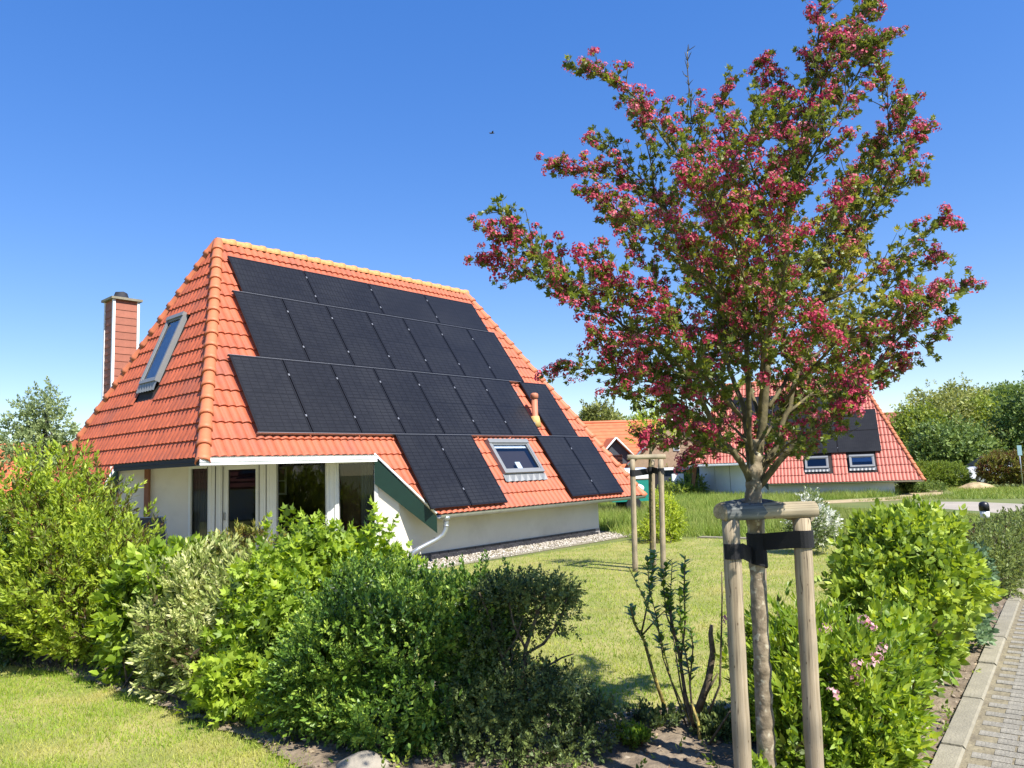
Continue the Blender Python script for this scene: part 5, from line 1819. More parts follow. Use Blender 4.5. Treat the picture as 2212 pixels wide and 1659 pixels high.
# patches along the branches bloom more than others
pf *= np.clip(0.9 + 0.9 * np.sin(SPp @ np.array([7.1, 5.3, 6.7]) + 1.0), 0.1, 1.6)
fl = rsT.uniform(size=len(SPp)) < pf
FP, FD = SPp[fl], SPd[fl]
heads = [blossom_t(s_, 3, 20) for s_ in (41, 42, 43, 44)]
ax = FD * 0.35 + np.array([0, 0, 0.75]) + rsT.normal(size=FP.shape) * 0.35
FP = FP + ax / np.linalg.norm(ax, axis=1, keepdims=True) * 0.014
Rf = frames(ax)
sz = rsT.uniform(0.015, 0.039, len(FP))
tf = rsT.uniform(0.3, 0.85, len(FP))
print('flower heads', len(FP))
dist = np.linalg.norm(FP + hb - np.array([0, 0, CAM_H]), axis=1) - sz * 30
order = np.argsort(dist)
hm = [tri_mesh('flower_head', t[0], t[1], LM['haw_f'], t[2] + 0.45) for t in heads]
for i in order[:300]:
    r = Rf[i] * sz[i]
    link('flower_head', hm[i % 4], haw, Matrix(((*r[0], FP[i][0]), (*r[1], FP[i][1]), (*r[2], FP[i][2]), (0, 0, 0, 1))))
rest = order[300:]
parts = []
for q in range(4):
    k = rest[rest % 4 == q]
    parts.append(scatter(heads[q], FP[k], Rf[k], sz[k], tf[k]))
V, F, T = join_parts(parts)
link('flower_head', tri_mesh('flower_head', V, F, LM['haw_f'], T), haw, kind='stuff')
# single leaves near the camera
lm_ = tri_mesh('leaf', HAWL[0] * 0.034, HAWL[1], LM['haw'], HAWL[2] + 0.42)
near = np.argsort(np.linalg.norm(SPp + hb - np.array([0, 0, CAM_H]), axis=1))
for i in near[:900:3]:
    q = Matrix.Rotation(random.uniform(0, 6.28), 4, 'Z') @ Matrix.Rotation(random.uniform(0.5, 1.5), 4, 'X') @ Matrix.Scale(random.uniform(0.7, 1.1), 4)
    link('leaf', lm_, haw, Matrix.Translation(tuple(SPp[i])) @ q)

# ------------------------------------------------------------------ tree guards: stakes, half-round crossbars, straps
def stake_guard(label, stakes, bars, straps, group, r=0.0425, bar_r=0.046):
    """stakes: list of (foot, top); bars: pairs of points"""
    root = thing('tree_guard', label, 'tree stakes', stakes[0][0], group=group)
    o = np.array(root.location)
    for a, b in stakes:
        m_ = MB()
        a, b = np.asarray(a), np.asarray(b)
        L = np.linalg.norm(b - a)
        n = 12
        prof = [(r * (1 + 0.03 * math.sin(i * 2.1) + 0.02 * math.sin(i * 0.7)), L * i / n) for i in range(n + 1)]
        m_.lathe((0, 0, 0), prof, 18)
        z = (b - a) / L
        x = np.cross([0, 1, 0], z)
        x /= np.linalg.norm(x)
        y = np.cross(z, x)
        q = a - o
        link('stake', m_.mesh('stake', M['stake']), root, Matrix(((x[0], y[0], z[0], q[0]), (x[1], y[1], z[1], q[1]), (x[2], y[2], z[2], q[2]), (0, 0, 0, 1))))
    for a, b in bars:
        a, b = np.asarray(a), np.asarray(b)
        L = np.linalg.norm(b - a)
        z = (b - a) / L
        x = np.cross(z, [0, 0, 1.0])
        x /= np.linalg.norm(x)
        y = np.cross(x, z)
        m_ = MB()
        K = 14
        for i, f in enumerate((0, 0.012, 0.25, 0.5, 0.75, 0.988, 1.0)):
            rr = bar_r * (0.86 if f in (0, 1.0) else 1.0) * (1 + 0.02 * math.sin(i * 2))
            for k in range(K):
                an = 2 * math.pi * k / K
                yy = math.sin(an)
                m_.v.append((rr * math.cos(an), rr * max(yy, -0.72), f * L))
        for i in range(6):
            for k in range(K):
                k2 = (k + 1) % K
                m_.face((i * K + k, i * K + k2, (i + 1) * K + k2, (i + 1) * K + k), True)
        m_.face([k for k in range(K)][::-1])
        m_.face([6 * K + k for k in range(K)])
        q = a - o
        me = m_.mesh('crossbar', M['beam'])
        fix_normals(me)
        cb = link('crossbar', me, root, Matrix(((x[0], y[0], z[0], q[0]), (x[1], y[1], z[1], q[1]), (x[2], y[2], z[2], q[2]), (0, 0, 0, 1))))
        if r < 0.043 and L > 0.42:             # grey old surface left on one end of the log
            pm_ = MB()
            for i, f in enumerate((0.03, 0.2, 0.36, 0.43)):
                for k in range(K):
                    an = 2 * math.pi * k / K
                    w_ = 0.025 * math.sin(5 * an + 1) if i == 3 else 0
                    pm_.v.append(((bar_r + 0.0022) * (1 + 0.02 * math.sin(i)) * math.cos(an), (bar_r + 0.0022) * max(math.sin(an), -0.72), (f + w_) * L))
            for i in range(3):
                for k in range(K):
                    k2 = (k + 1) % K
                    pm_.face((i * K + k, i * K + k2, (i + 1) * K + k2, (i + 1) * K + k), True)
            pme_ = pm_.mesh('weathered_skin', M['grey_wood'])
            fix_normals(pme_)
            link('weathered_skin', pme_, cb)
    for pts, h in straps:
        m_ = MB()
        P = [np.asarray(p) - o for p in pts]
        n = len(P)
        for p, (dz, hh) in zip(P, h):
            m_.v += [tuple(p + [0, 0, dz + hh / 2]), tuple(p + [0, 0, dz - hh / 2])]
        for i in range(n - 1):
            m_.face((2 * i, 2 * i + 1, 2 * i + 3, 2 * i + 2))
        me = m_.mesh('strap', M['strap'])
        so_ = link('strap', me, root)
        md = so_.modifiers.new('thick', 'SOLIDIFY')
        md.thickness = 0.004
        md.offset = 0
    return root


def ring(c, rad, a0, a1, n):
    return [np.array([c[0] + rad * math.cos(math.radians(a)), c[1] + rad * math.sin(math.radians(a)), c[2]]) for a in np.linspace(a0, a1, n)]


def down(p, q):
    """foot of the line from p through q on the ground"""
    t = (-0.05 - p[2]) / (q[2] - p[2])
    return p + (q - p) * t


dl = D0 - 0.16
lt, lm2 = at(1578, 1120, dl), at(1602, 1600, dl)
rt, rm2 = at(1731, 1118, dl + 0.02), at(1757, 1600, dl + 0.02)
bt_ = at(1633, 1100, D0 + 0.22)
bt2 = at(1652, 1600, D0 + 0.22)
ct = (lt + rt) / 2
zb = 0.025
# straps: from the left stake round the trunk, from the right stake round the trunk
trk = at(1636, 1190, D0)
trk2 = at(1633, 1165, D0)
sl = at(1583, 1190, dl)
sr = at(1735, 1165, dl + 0.02)
s1 = ring(sl, 0.049, 200, 330, 7) + [np.array([*(ring(sl, 0.049, 330, 330, 1)[0][:2]), sl[2]])] + ring(trk, 0.046, 215, 360, 7) + ring(trk, 0.046, 10, 90, 4)
s2 = ring(sr, 0.049, 340, 215, 7) + ring(trk2, 0.046, 300, 180, 6) + ring(trk2, 0.046, 160, 90, 3)
stake_guard('near wooden stakes with half-round crossbars strapped to the flowering tree', [(down(lt, lm2), lt), (down(rt, rm2), rt), (down(bt_, bt2), bt_)],
            [(lt + (lt - rt) / np.linalg.norm(rt - lt) * 0.045 + [0, -0.005, zb], rt + (rt - lt) / np.linalg.norm(rt - lt) * 0.075 + [0, -0.005, zb + 0.012]),
             (lt + [-0.035, 0.03, zb + 0.006], bt_ + [0.02, 0.04, zb - 0.0]), (bt_ + [-0.02, 0.07, zb - 0.004], rt + [0.05, 0.03, zb - 0.02])],
            [(s1, [(0, 0.075)] * 8 + [(-0.02 - 0.004 * i, 0.085) for i in range(len(s1) - 8)]), (s2, [(0.004, 0.085)] * 7 + [(-0.01, 0.085)] * (len(s2) - 7))], 'tree stakes')
DF = 12.0
fl_, fr_, fb_ = at(1366, 992, DF), at(1427, 992, DF), at(1408, 990, DF + 0.5)
f0 = lambda p, q: down(p, q)
flb, frb, fbb = at(1372, 1230, DF), at(1433, 1230, DF - 0.05), at(1412, 1226, DF + 0.5)
tcx = at(1404, 1018, DF + 0.22)
s3 = ring(at(1367, 1022, DF), 0.05, 180, 340, 6) + ring(tcx, 0.04, 200, 360, 5)
s4 = ring(at(1428, 1018, DF), 0.05, 350, 200, 6) + ring(tcx + [0, 0, 0.02], 0.04, 340, 180, 5)
stake_guard('far wooden stakes holding the thin young tree on the lawn', [(down(fl_, flb), fl_), (down(fr_, frb), fr_), (down(fb_, fbb), fb_)],
            [(fl_ + [-0.08, 0, 0.03], fr_ + [0.08, 0, 0.035]), (fl_ + [-0.02, 0.06, 0.03], fb_ + [0.03, 0.06, 0.02])], [(s3, [(0, 0.10)] * len(s3)), (s4, [(0, 0.10)] * len(s4))], 'tree stakes', r=0.044, bar_r=0.046)

# young tree inside the far stakes
yt = gnd(1409, 1228)
ytr = thing('young_tree', 'thin young tree with a small tuft of leaves inside the far stakes', 'tree', yt)
b = MB()
P = catmull([at(x, y, DF + 0.22) - yt for x, y in [(1409, 1232), (1407, 1120), (1404, 1010), (1407, 960), (1412, 920), (1416, 880)]], 4)
b.tube(P, [0.040 - 0.034 * i / (len(P) - 1) for i in range(len(P))], 8)
b.build('trunk', M['bark_green'], ytr)
for x, y in ((1380, 930), (1440, 920), (1425, 900), (1395, 900), (1450, 945)):
    b = MB()
    b.tube([at(1408, 975, DF + 0.22) - yt, at((1408 + x) / 2, 945, DF + 0.2) - yt, at(x, y, DF + 0.2) - yt], [0.014, 0.009, 0.003], 5)
    b.build('limb', M['bark_green'], ytr)
Pq, Dq = blob_points([B_(1405, 925, 12.2, 0.32, 0.24), B_(1440, 925, 12.2, 0.16, 0.2), B_(1400, 880, 12.2, 0.2, 0.2)], 170, 0.3, 0.9, seed=3)
parts = [scatter(SP_OPP[i], Pq[i::3] - yt, frames(Dq[i::3] * 0.6 + np.array([0, 0, 0.6])), 0.11 * RS.uniform(0.7, 1.2, len(Pq[i::3])), RS.uniform(0.2, 0.9, len(Pq[i::3]))) for i in range(3)]
V, F, T = join_parts(parts)
link('foliage', tri_mesh('foliage', V, F, LM['forsythia'], T), ytr, kind='stuff')

# ------------------------------------------------------------------ trees and shrubs further off
def far_tree(label, px, py_base, d, crown, n, size, m, seed, group=None, name='tree', th=None, z0=0.0, sprigs=None, lump=0.3):
    b = at(px, py_base, d)
    b = np.array([b[0], b[1], 0.0])
    top = max(c[2] for c in crown)
    return plant(name, label, 'tree', b, crown, n, sprigs or CARD, size, m, M['barkd'], stems=0, lump=lump, inner=0.6, up=0.35, jitter=0.7, seed=seed, trunk=(th or top * 0.5, 0.02 * top + 0.05), group=group, part='crown')


far_tree('airy grey green tree left of the house behind the hedge', 85, 1040, 21, [
    B_(100, 890, 21, 0.55, 0.7), B_(60, 900, 21, 0.5, 0.55), B_(115, 930, 21, 0.55, 0.6), B_(80, 970, 21, 0.95, 0.7), B_(110, 850, 21, 0.22, 0.45), B_(45, 960, 21, 0.6, 0.7), B_(120, 1010, 21, 0.9, 0.6)], 1250, 0.22, LM['birch'], 31, sprigs=SP_OPP, lump=0.45)
far_tree('rounded tree behind the tiled roof with the dormer', 1300, 930, 62, [B_(1292, 905, 62, 1.6, 1.4), B_(1310, 915, 62, 1.6, 0.9), B_(1285, 925, 62, 1.6, 1.2)], 900, 0.5, LM['tree_b'], 32)
far_tree('low tree top just showing over the tiled roof ridge', 1375, 930, 66, [B_(1380, 922, 66, 1.5, 1.0), B_(1400, 925, 66, 1.2, 0.9)], 400, 0.45, LM['tree_a'], 33)
WOOD = [
    ('bushy fresh green tree at the left end of the wood, nearest the rosy roof', 1985, 48, [(1975, 950, 2.0, 2.0), (2000, 925, 1.4, 1.4), (1960, 985, 1.4, 1.4)], 'tree_a'),
    ('olive green feathery tree in the wood beside the brown roof', 2020, 52, [(2025, 910, 2.4, 2.2), (2010, 960, 2.2, 2.0), (2015, 880, 0.9, 1.2)], 'tree_b'),
    ('dark dense tree low in the wood above the clipped hedge', 2050, 44, [(2045, 965, 2.0, 1.4), (2080, 975, 1.6, 1.2), (2020, 985, 1.4, 1.1)], 'tree_c'),
    ('tall olive tree with thin top shoots in the wood', 2075, 56, [(2070, 905, 2.6, 2.6), (2085, 870, 1.3, 1.5), (2060, 865, 0.8, 1.2), (2095, 940, 2.4, 2.0)], 'tree_b'),
    ('bright yellow green tree in the middle of the wood', 2110, 52, [(2105, 935, 2.2, 2.0), (2125, 905, 1.6, 1.6), (2090, 965, 2.0, 1.6)], 'tree_a'),
    ('tallest dark tree rising above the wood', 2155, 60, [(2160, 870, 1.5, 1.4), (2165, 853, 0.9, 0.8), (2150, 895, 2.4, 2.0), (2180, 850, 0.8, 0.9), (2140, 930, 2.4, 2.2)], 'tree_c'),
    ('wide light green tree at the right edge of the wood', 2190, 54, [(2185, 905, 2.6, 2.2), (2205, 880, 1.8, 1.6), (2170, 940, 2.2, 2.0), (2215, 930, 2.4, 2.4)], 'tree_a'),
    ('deep green tree cut by the right edge of the photo', 2240, 46, [(2215, 940, 1.8, 1.8), (2235, 900, 2.2, 2.2), (2190, 965, 1.6, 1.3)], 'tree_c'),
    ('olive tree low at the right behind the bronze shrub', 2150, 47, [(2150, 965, 1.8, 1.3), (2185, 968, 1.6, 1.2), (2120, 980, 1.2, 1.0)], 'tree_b'),
]
for i, (lab, px, d, cr_, mm) in enumerate(WOOD):
    far_tree(lab, px, 1030, d, [B_(x, y, d, rx, rz) for x, y, rx, rz in cr_], 1700, 0.42, LM[mm], 40 + i, group='trees of the wood at the right', th=2.2)
plant('hedge', 'clipped rectangular green hedge beside the rosy roof', 'hedge', gnd(2030, 1056), [
    B_(2000, 1027, 36, 0.75, 0.62, 0.7), B_(2030, 1027, 36, 0.75, 0.62, 0.7), B_(2058, 1028, 36, 0.72, 0.6, 0.7), B_(1978, 1028, 36, 0.6, 0.6, 0.7)], 3200, SP_SMALL, 0.22, LM['clip'], M['stem'], stems=4, lump=0.04, inner=0.2, seed=60)
plant('shrub', 'bronze and green rounded shrub in front of the parked cars', 'shrub', gnd(2170, 1050), [
    B_(2165, 1010, 35, 0.95, 0.75), B_(2195, 1010, 35, 0.9, 0.72), B_(2225, 1015, 35, 0.9, 0.7), B_(2140, 1015, 35, 0.6, 0.5)], 2600, SP_SMALL, 0.25, LM['barberry'], M['stem'], stems=6, lump=0.12, inner=0.3, seed=61)
plant('shrub', 'purplish dry looking shrub by the dark shed', 'shrub', gnd(1450, 1060), [
    B_(1440, 1040, 40, 0.8, 0.8), B_(1465, 1045, 39, 0.8, 0.7)], 700, SP_SMALL, 0.3, LM['barberry'], M['stem'], stems=3, seed=62, tone=(-0.2, 0.4))
plant('shrub', 'green bush at the foot of the white end wall of the second house', 'shrub', gnd(1480, 1075), [
    B_(1490, 1050, 36.5, 0.8, 0.6), B_(1465, 1062, 36, 1.0, 0.45)], 700, SP_SMALL, 0.28, LM['tree_a'], M['stem'], stems=3, seed=63)
plant('shrub', 'dark green bush hugging the right corner of the second house', 'shrub', gnd(1975, 1060), [
    B_(1975, 1052, 33, 0.7, 0.35), B_(2010, 1060, 33, 0.7, 0.3), B_(2060, 1064, 33, 0.6, 0.25)], 700, SP_SMALL, 0.24, LM['tree_c'], M['stem'], stems=3, seed=64)

# sand heap
sh = MB()
c_ = gnd(2110, 1056)
nr, na = 7, 18
for i in range(nr):
    f = i / (nr - 1)
    for k in range(na):
        a = 2 * math.pi * k / na
        rr = (1 - f) * (1.0 + 0.15 * math.sin(3 * a + 1) + 0.08 * math.sin(7 * a))
        sh.v.append((0.85 * rr * math.cos(a), 0.6 * rr * math.sin(a), 0.30 * math.sin(f * math.pi / 2) + 0.03 * math.sin(5 * a + 4 * f) * (1 - f)))
for i in range(nr - 1):
    for k in range(na):
        k2 = (k + 1) % na
        sh.face((i * na + k, i * na + k2, (i + 1) * na + k2, (i + 1) * na + k), True)
sho = sh.build('sand_heap', M['sand'], None, label='small heap of pale sand beside the road', category='sand heap')
sho.location = tuple(c_)

# ------------------------------------------------------------------ other buildings
def wedge_house(name, label, cat, loc, rz, w, d, eave, ridge, roof_m, wall_m, over=0.4, gable_m=None):
    """saddle roofed building, ridge along its own x axis; roof laid in raised courses"""
    root = thing(name, label, cat, loc, rz)
    wl = MB()
    wl.box(-w / 2, w / 2, -d / 2, d / 2, 0, eave)
    wl.build('wall', wall_m, root)
    gb = MB()
    for sx in (-1, 1):
        x0, x1 = sx * w / 2, sx * (w / 2 - 0.2)
        q = [(x0, -d / 2, eave), (x0, d / 2, eave), (x0, 0, ridge - 0.1)]
        q2 = [(x1, y, z) for _, y, z in q]
        b = len(gb.v)
        gb.v += q + q2
        for f_ in ((0, 1, 2), (5, 4, 3), (0, 3, 4, 1), (1, 4, 5, 2), (2, 5, 3, 0)):
            gb.face([b + i for i in f_])
    me = gb.mesh('gable', gable_m or wall_m)
    fix_normals(me)
    link('gable', me, root)
    rf = MB()
    sl = math.hypot(d / 2, ridge - eave)
    n = int((sl + over) / 0.36)
    for sy in (-1, 1):
        dy, dz = sy * (d / 2) / sl, -(ridge - eave) / sl
        for i in range(n):
            s0, s1 = i * 0.36, (i + 1) * 0.36
            q = [(-w / 2 - over, dy * s0, ridge + dz * s0 + 0.01), (w / 2 + over, dy * s0, ridge + dz * s0 + 0.01), (w / 2 + over, dy * s1, ridge + dz * s1 + 0.05), (-w / 2 - over, dy * s1, ridge + dz * s1 + 0.05)]
            q += [(x, y, z - 0.09) for x, y, z in q]
            b = len(rf.v)
            rf.v += q
            for f_ in ((0, 1, 2, 3), (7, 6, 5, 4), (0, 4, 5, 1), (1, 5, 6, 2), (2, 6, 7, 3), (3, 7, 4, 0)):
                rf.face([b + k for k in f_])
    me = rf.mesh('roof', roof_m)
    fix_normals(me)
    ro = link('roof', me, root)
    rt_ = MB()
    rt_.tube([(-w / 2 - over, 0, ridge + 0.02), (w / 2 + over, 0, ridge + 0.02)], 0.11, 8)
    rt_.build('ridge_tile', M['ridge'], ro)
    return root, ro


# brick house with a dormer, between the main house and the second house
D3 = 46.0
p3 = at(1385, 1000, D3 + 2.6)
rz3 = math.radians(8)
b3, r3 = wedge_house('house', 'orange roofed house with a dark dormer gable beyond the far stakes', 'house', (p3[0] - 1.5, p3[1], 0), rz3, 13.0, 7.4, 1.55, 4.45, M['tile_far'], M['brick_tan'])
# dormer: small gable roof with dark front
dm = MB()
for q in ([(-1.95, -3.5, 1.2), (-0.25, -3.5, 1.2), (-0.25, -3.5, 2.3), (-1.1, -3.5, 3.2), (-1.95, -3.5, 2.3)],):
    dm.poly(q)
    dm.poly([(x, y + 0.15, z) for x, y, z in q][::-1])
dm.build('dormer_front', M['shed'], b3)
dr = MB()
for sx in (-1, 1):
    q = [(-1.1, -3.75, 3.33), (-1.1 + sx * 1.1, -3.75, 2.17), (-1.1 + sx * 1.1, -1.9, 2.17), (-1.1, -0.9, 3.33)]
    dr.poly(q)
    dr.poly([(x, y, z - 0.09) for x, y, z in q][::-1])
me = dr.mesh('dormer_roof', M['tile_far'])
dro = link('dormer_roof', me, b3)
for sx in (-1, 1):
    vg = MB()
    vg.tube([(-1.1, -3.77, 3.31), (-1.1 + sx * 1.1, -3.77, 2.15)], 0.05, 6)
    vg.build('verge_strip', M['alu'], dro)
dw = MB()
dw.box(-1.5, -0.7, -3.54, -3.51, 1.5, 2.3)
dw.build('window', M['glass_sky'], b3)
# brick gable wing with its small window
p4 = at(1472, 1000, 42.0)
b4, r4 = wedge_house('house', 'tan brick gable end with one narrow window and white verge', 'house', (p4[0], p4[1] + 2.5, 0), math.radians(90 - 6), 6.0, 5.2, 1.75, 4.15, M['tile_far'], M['brick_tan'], 0.15)
vg = MB()
wv = 3.0
for sy in (-1, 1):
    vg.tube([(-wv - 0.17, 0, 4.2), (-wv - 0.17, sy * 2.75, 1.66)], 0.06, 6)
vg.build('verge_strip', M['alu'], b4)
wn_ = MB()
wn_.box(-wv - 0.04, -wv - 0.01, -0.15, 0.18, 2.35, 3.0)
wno = wn_.build('window', M['alu'], b4)
wp = MB()
wp.box(-wv - 0.06, -wv - 0.041, -0.10, 0.13, 2.4, 2.95)
wp.build('pane', M['dark'], wno)
# dark shed with pale roof edge
ps = at(1462, 1030, 39.0)
shr = thing('shed', 'low dark grey shed with a pale flat roof edge', 'shed', (ps[0], ps[1], 0), math.radians(-4))
s_ = MB()
s_.box(-1.1, 0.95, -1, 1, 0, 1.32)
s_.build('wall', M['shed'], shr)
for i in range(9):
    pk = MB()
    pk.box(-1.09 + i * 0.225, -1.09 + i * 0.225 + 0.21, -1.03, -1.002, 0.03, 1.30)
    pk.build('plank', M['shed'], shr)
s_ = MB()
s_.box(-1.3, 1.1, -1.2, 1.2, 1.33, 1.45)
s_.build('roof', M['alu'], shr)
# white gate post and brown timber beside the second house
gp = at(1462, 1040, 36.5)
g_ = MB()
g_.box(-0.28, 0.28, -0.1, 0.1, 0, 1.15)
go = g_.build('gate_pillar', M['render_w'], None, label='white square pillar left of the second house', category='pillar')
go.location = (gp[0] + 0.05, gp[1], 0)
g_ = MB()
g_.obox((0, 0, 0), (0.16, 0, 0), (0, 0.12, 0), (0.30, 0.0, 1.6))
go = g_.build('timber_post', M['brownwood'], None, label='leaning brown timber post beside the white end wall', category='post')
gp = at(1488, 1040, 35.8)
go.location = (gp[0], gp[1], 0)

# building far right with brown roof, and the roof at the far left
p5 = at(1960, 905, 95)
b5, r5 = wedge_house('house', 'distant brown roof with one white roof window above the trees', 'house', (p5[0] + 2.5, p5[1], 0), math.radians(5), 14, 9, 3.2, 6.9, M['tile_brown'], M['brick_tan'])
sl_ = MB()
a = math.atan2(3.7, 4.5)
f5 = Face((0, 0, 6.9), (1, 0, 0), (0, math.cos(a), math.sin(a)))
sl_.box(0, 1.7, -0.95, 0, 0.06, 0.18)
link('skylight', sl_.mesh('skylight', M['blind_or_sky_sheen']), r5, f5.mtx(-3.0, 0.75, 0))
p6 = at(5, 1000, 30)
b6, r6 = wedge_house('house', 'faded orange roof at the left edge behind the hedge', 'house', (p6[0] - 3.6, p6[1] + 3, 0), math.radians(4), 9, 8, 1.0, 3.55, M['tile_far'], M['render'])

b7, r7 = wedge_house('house', 'dark tiled neighbour roof mirrored in the window panes of the white house', 'house', (-12.6, -9.5, 0), math.radians(8), 11.0, 9.0, 1.35, 5.4, M['tile_brown'], M['render'])
f7 = Face((0, 0, 5.4), (-1, 0, 0), (0, -4.5 / 6.05, 4.05 / 6.05))
for a_ in (-4.6, -1.0):
    add_skylight(f7, a_, a_ + 0.8, 3.9, 5.1, b7, M['glass_sky'], M['alu_grey'], lining=M['blind_or_sky_sheen'])

# ------------------------------------------------------------------ vehicles, bollard, sign, chairs, stone, bird
def car(label, loc, rz, body_m, length, height, width, van, cat, group=None):
    root = thing('parked_' + cat, label, cat, loc, rz, group=group)
    L, H, W = length, height, width
    if van:
        sec = [(0, .35), (0, H * .55), (.15, H * .95), (.4, H), (L - 1.3, H), (L - .75, H * .62), (L - .05, H * .5), (L, .35)]
    else:
        sec = [(0, .32), (.03, H * .6), (.45, H * .66), (1.0, H), (2.5, H * .99), (3.3, H * .64), (L - .1, H * .52), (L, .32)]
    b = MB()
    n = len(sec)
    ring_ = []
    for y, inset in ((-W / 2, 0.06), (-W / 2 + 0.08, 0.0), (W / 2 - 0.08, 0.0), (W / 2, 0.06)):
        for x, z in sec:
            xx = x + (inset if x < L / 2 else -inset)
            b.v.append((xx, y + (0.10 if z > H * 0.8 else 0) * (1 if y < 0 else -1), z - (inset if z > 0.5 else 0)))
    for j in range(3):
        for k in range(n):
            k2 = (k + 1) % n
            b.face((j * n + k, j * n + k2, (j + 1) * n + k2, (j + 1) * n + k), True)
    b.face(range(n))
    b.face([3 * n + k for k in range(n)][::-1])
    me = b.mesh('body', body_m)
    fix_normals(me)
    bo = link('body', me, root)
    for y in (-W / 2 - 0.004, W / 2 + 0.004):
        g_ = MB()
        s = 1 if y < 0 else -1
        q = [(L - 1.75, H * .62), (L - 1.28, H * .93), (L - 2.1, H * .93), (L - 2.3, H * .62)] if van else [(.95, H * .68), (1.2, H * .93), (2.45, H * .93), (3.05, H * .68)]
        q = [(x, y + s * 0.095, z) if z > H * .8 else (x, y - s * 0.01, z) for x, z in q]
        g_.poly(q)
        g_.build('side_window', M['post_black'], root)
        for x in (.8, L - .85):
            w_ = MB()
            w_.tube([(x, y - 0.03 * s * -1, .31), (x, y - 0.005 * s, .31)], 0.31, 16)
            wo_ = w_.build('wheel', M['rubber'], root)
            r_ = MB()
            r_.tube([(x, y - 0.012 * s, .31), (x, y - 0.02 * s, .31)], 0.19, 12)
            r_.build('rim', M['zinc'], wo_)
    g_ = MB()
    x0, z0_, x1, z1_ = (L - 1.28, H * .93, L - .78, H * .64) if van else (2.55, H * .96, 3.25, H * .67)
    g_.poly([(x0 + .03, -W / 2 + .2, z0_ + .02), (x1 + .03, -W / 2 + .14, z1_ + .02), (x1 + .03, W / 2 - .14, z1_ + .02), (x0 + .03, W / 2 - .2, z0_ + .02)])
    g_.build('windscreen', M['post_black'], root)
    for y in (-W / 2 + .25, W / 2 - .25):
        h_ = MB()
        h_.box(L - .09, L + .01, y - .14, y + .14, H * .42, H * .42 + .12)
        h_.build('headlight', M['alu'], root)
    return root


pc = at(2101, 1035, 39.0)
car('white parked car seen between the clipped hedge and the bronze shrub', (pc[0] + 3.5, pc[1], 0), math.radians(176), M['white_paint'], 4.2, 1.42, 1.75, False, 'car', 'parked vehicles')
pc = at(2095, 1030, 45.0)
car('black parked car behind the white car', (pc[0] + 3.9, pc[1] - 2.4, 0), math.radians(178), M['black_paint'], 4.5, 1.62, 1.85, False, 'car', 'parked vehicles')
pc = at(1385, 1040, 27.0)
tv = thing('trailer', 'teal trailer with a white cover standing behind the main house', 'trailer', (pc[0] - 0.5, pc[1], 0), math.radians(6))
b = MB()
b.box(-0.75, 0.62, -0.7, 0.7, 0.40, 1.15)
b.build('body', M['teal'], tv)
b = MB()
b.lathe((0, 0, 0), [(0.02, 0), (0.2, 0), (0.2, 0.01), (0.02, 0.01)], 20)
lo = b.build('emblem', M['white_paint'], tv)
lo.matrix_local = Matrix(((1.3, 0, 0, 0.15), (0, 0, 1, -0.712), (0, 0.75, 0, 0.85), (0, 0, 0, 1)))
b = MB()
b.extrude([(-0.74, 0), (-0.74, 0.2), (-0.55, 0.33), (0.0, 0.38), (0.55, 0.33), (0.74, 0.2), (0.74, 0)], (-0.78, 0, 1.18), (0.65, 0, 1.18), (0, 1, 0), (0, 0, 1))
me = b.mesh('cover', M['white_paint'])
fix_normals(me)
link('cover', me, tv)
for y in (-0.73, 0.73):
    b = MB()
    b.tube([(0, y - 0.08, 0.28), (0, y + 0.08, 0.28)], 0.27, 14)
    b.build('wheel', M['rubber'], tv)

bp_ = at(2131, 1145, 12.6)
bo = thing('bollard_light', 'black and white bollard light above the low hedge', 'bollard', (bp_[0], bp_[1], 0))
zt = at(2130, 1083, 12.6)[2]
b = MB()
b.lathe((0, 0, 0), [(0.075, 0), (0.075, zt - 0.30)], 18)
b.build('post', M['post_black'], bo)
b = MB()
b.lathe((0, 0, zt - 0.298), [(0.07, 0), (0.07, 0.145)], 18)
b.build('lamp_glass', M['white'], bo)
b = MB()
b.lathe((0, 0, zt - 0.152), [(0.078, 0), (0.078, 0.09), (0.065, 0.13), (0.035, 0.148), (0.01, 0.152)], 18)
b.build('cap', M['post_black'], bo)

ps_ = at(2203, 990, 34.0)
sg = thing('road_sign', 'pale blue sign on a post at the right edge', 'sign', (ps_[0], ps_[1], 0))
zz = at(2203, 962, 34)[2]
b = MB()
b.tube([(0, 0, 0), (0, 0, zz)], 0.03, 8)
b.build('post', M['zinc'], sg)
b = MB()
b.box(-0.10, 0.10, -0.045, -0.03, zz - 0.45, zz)
b.build('plate', mat('pale_blue_enamel', (0.22, 0.36, 0.40), 0.5), sg)


def garden_chair(label, loc, rz):
    root = thing('garden_chair', label, 'chair', loc, rz)
    b = MB()
    b.box(-0.25, 0.25, -0.24, 0.24, 0.43, 0.455)
    b.build('seat', M['navy'], root)
    b = MB()
    b.obox((-0.25, 0.22, 0.47), (0.5, 0, 0), (0, 0.022, 0), (0, 0.13, 0.6))
    b.build('backrest', M['navy'], root)
    b = MB()
    b.tube([(-0.27, 0.21, 0.44), (-0.27, 0.35, 1.08), (0.27, 0.35, 1.08), (0.27, 0.21, 0.44)], 0.013, 6)
    b.build('back_frame', M['steel'], root)
    for x in (-0.27, 0.27):
        for y in (-0.23, 0.22):
            b = MB()
            b.tube([(x, y, 0.0), (x, y, 0.45)], 0.013, 6)
            b.build('leg', M['steel'], root)
        b = MB()
        b.box(x - 0.02, x + 0.02, -0.22, 0.24, 0.64, 0.66)
        b.build('armrest', M['steel'], root)
    return root


q = h2w(-0.05, -0.78)
garden_chair('navy garden chair standing on the terrace against the cream wall', (q[0], q[1], 0.01), YAW1 - math.radians(45) + math.pi)
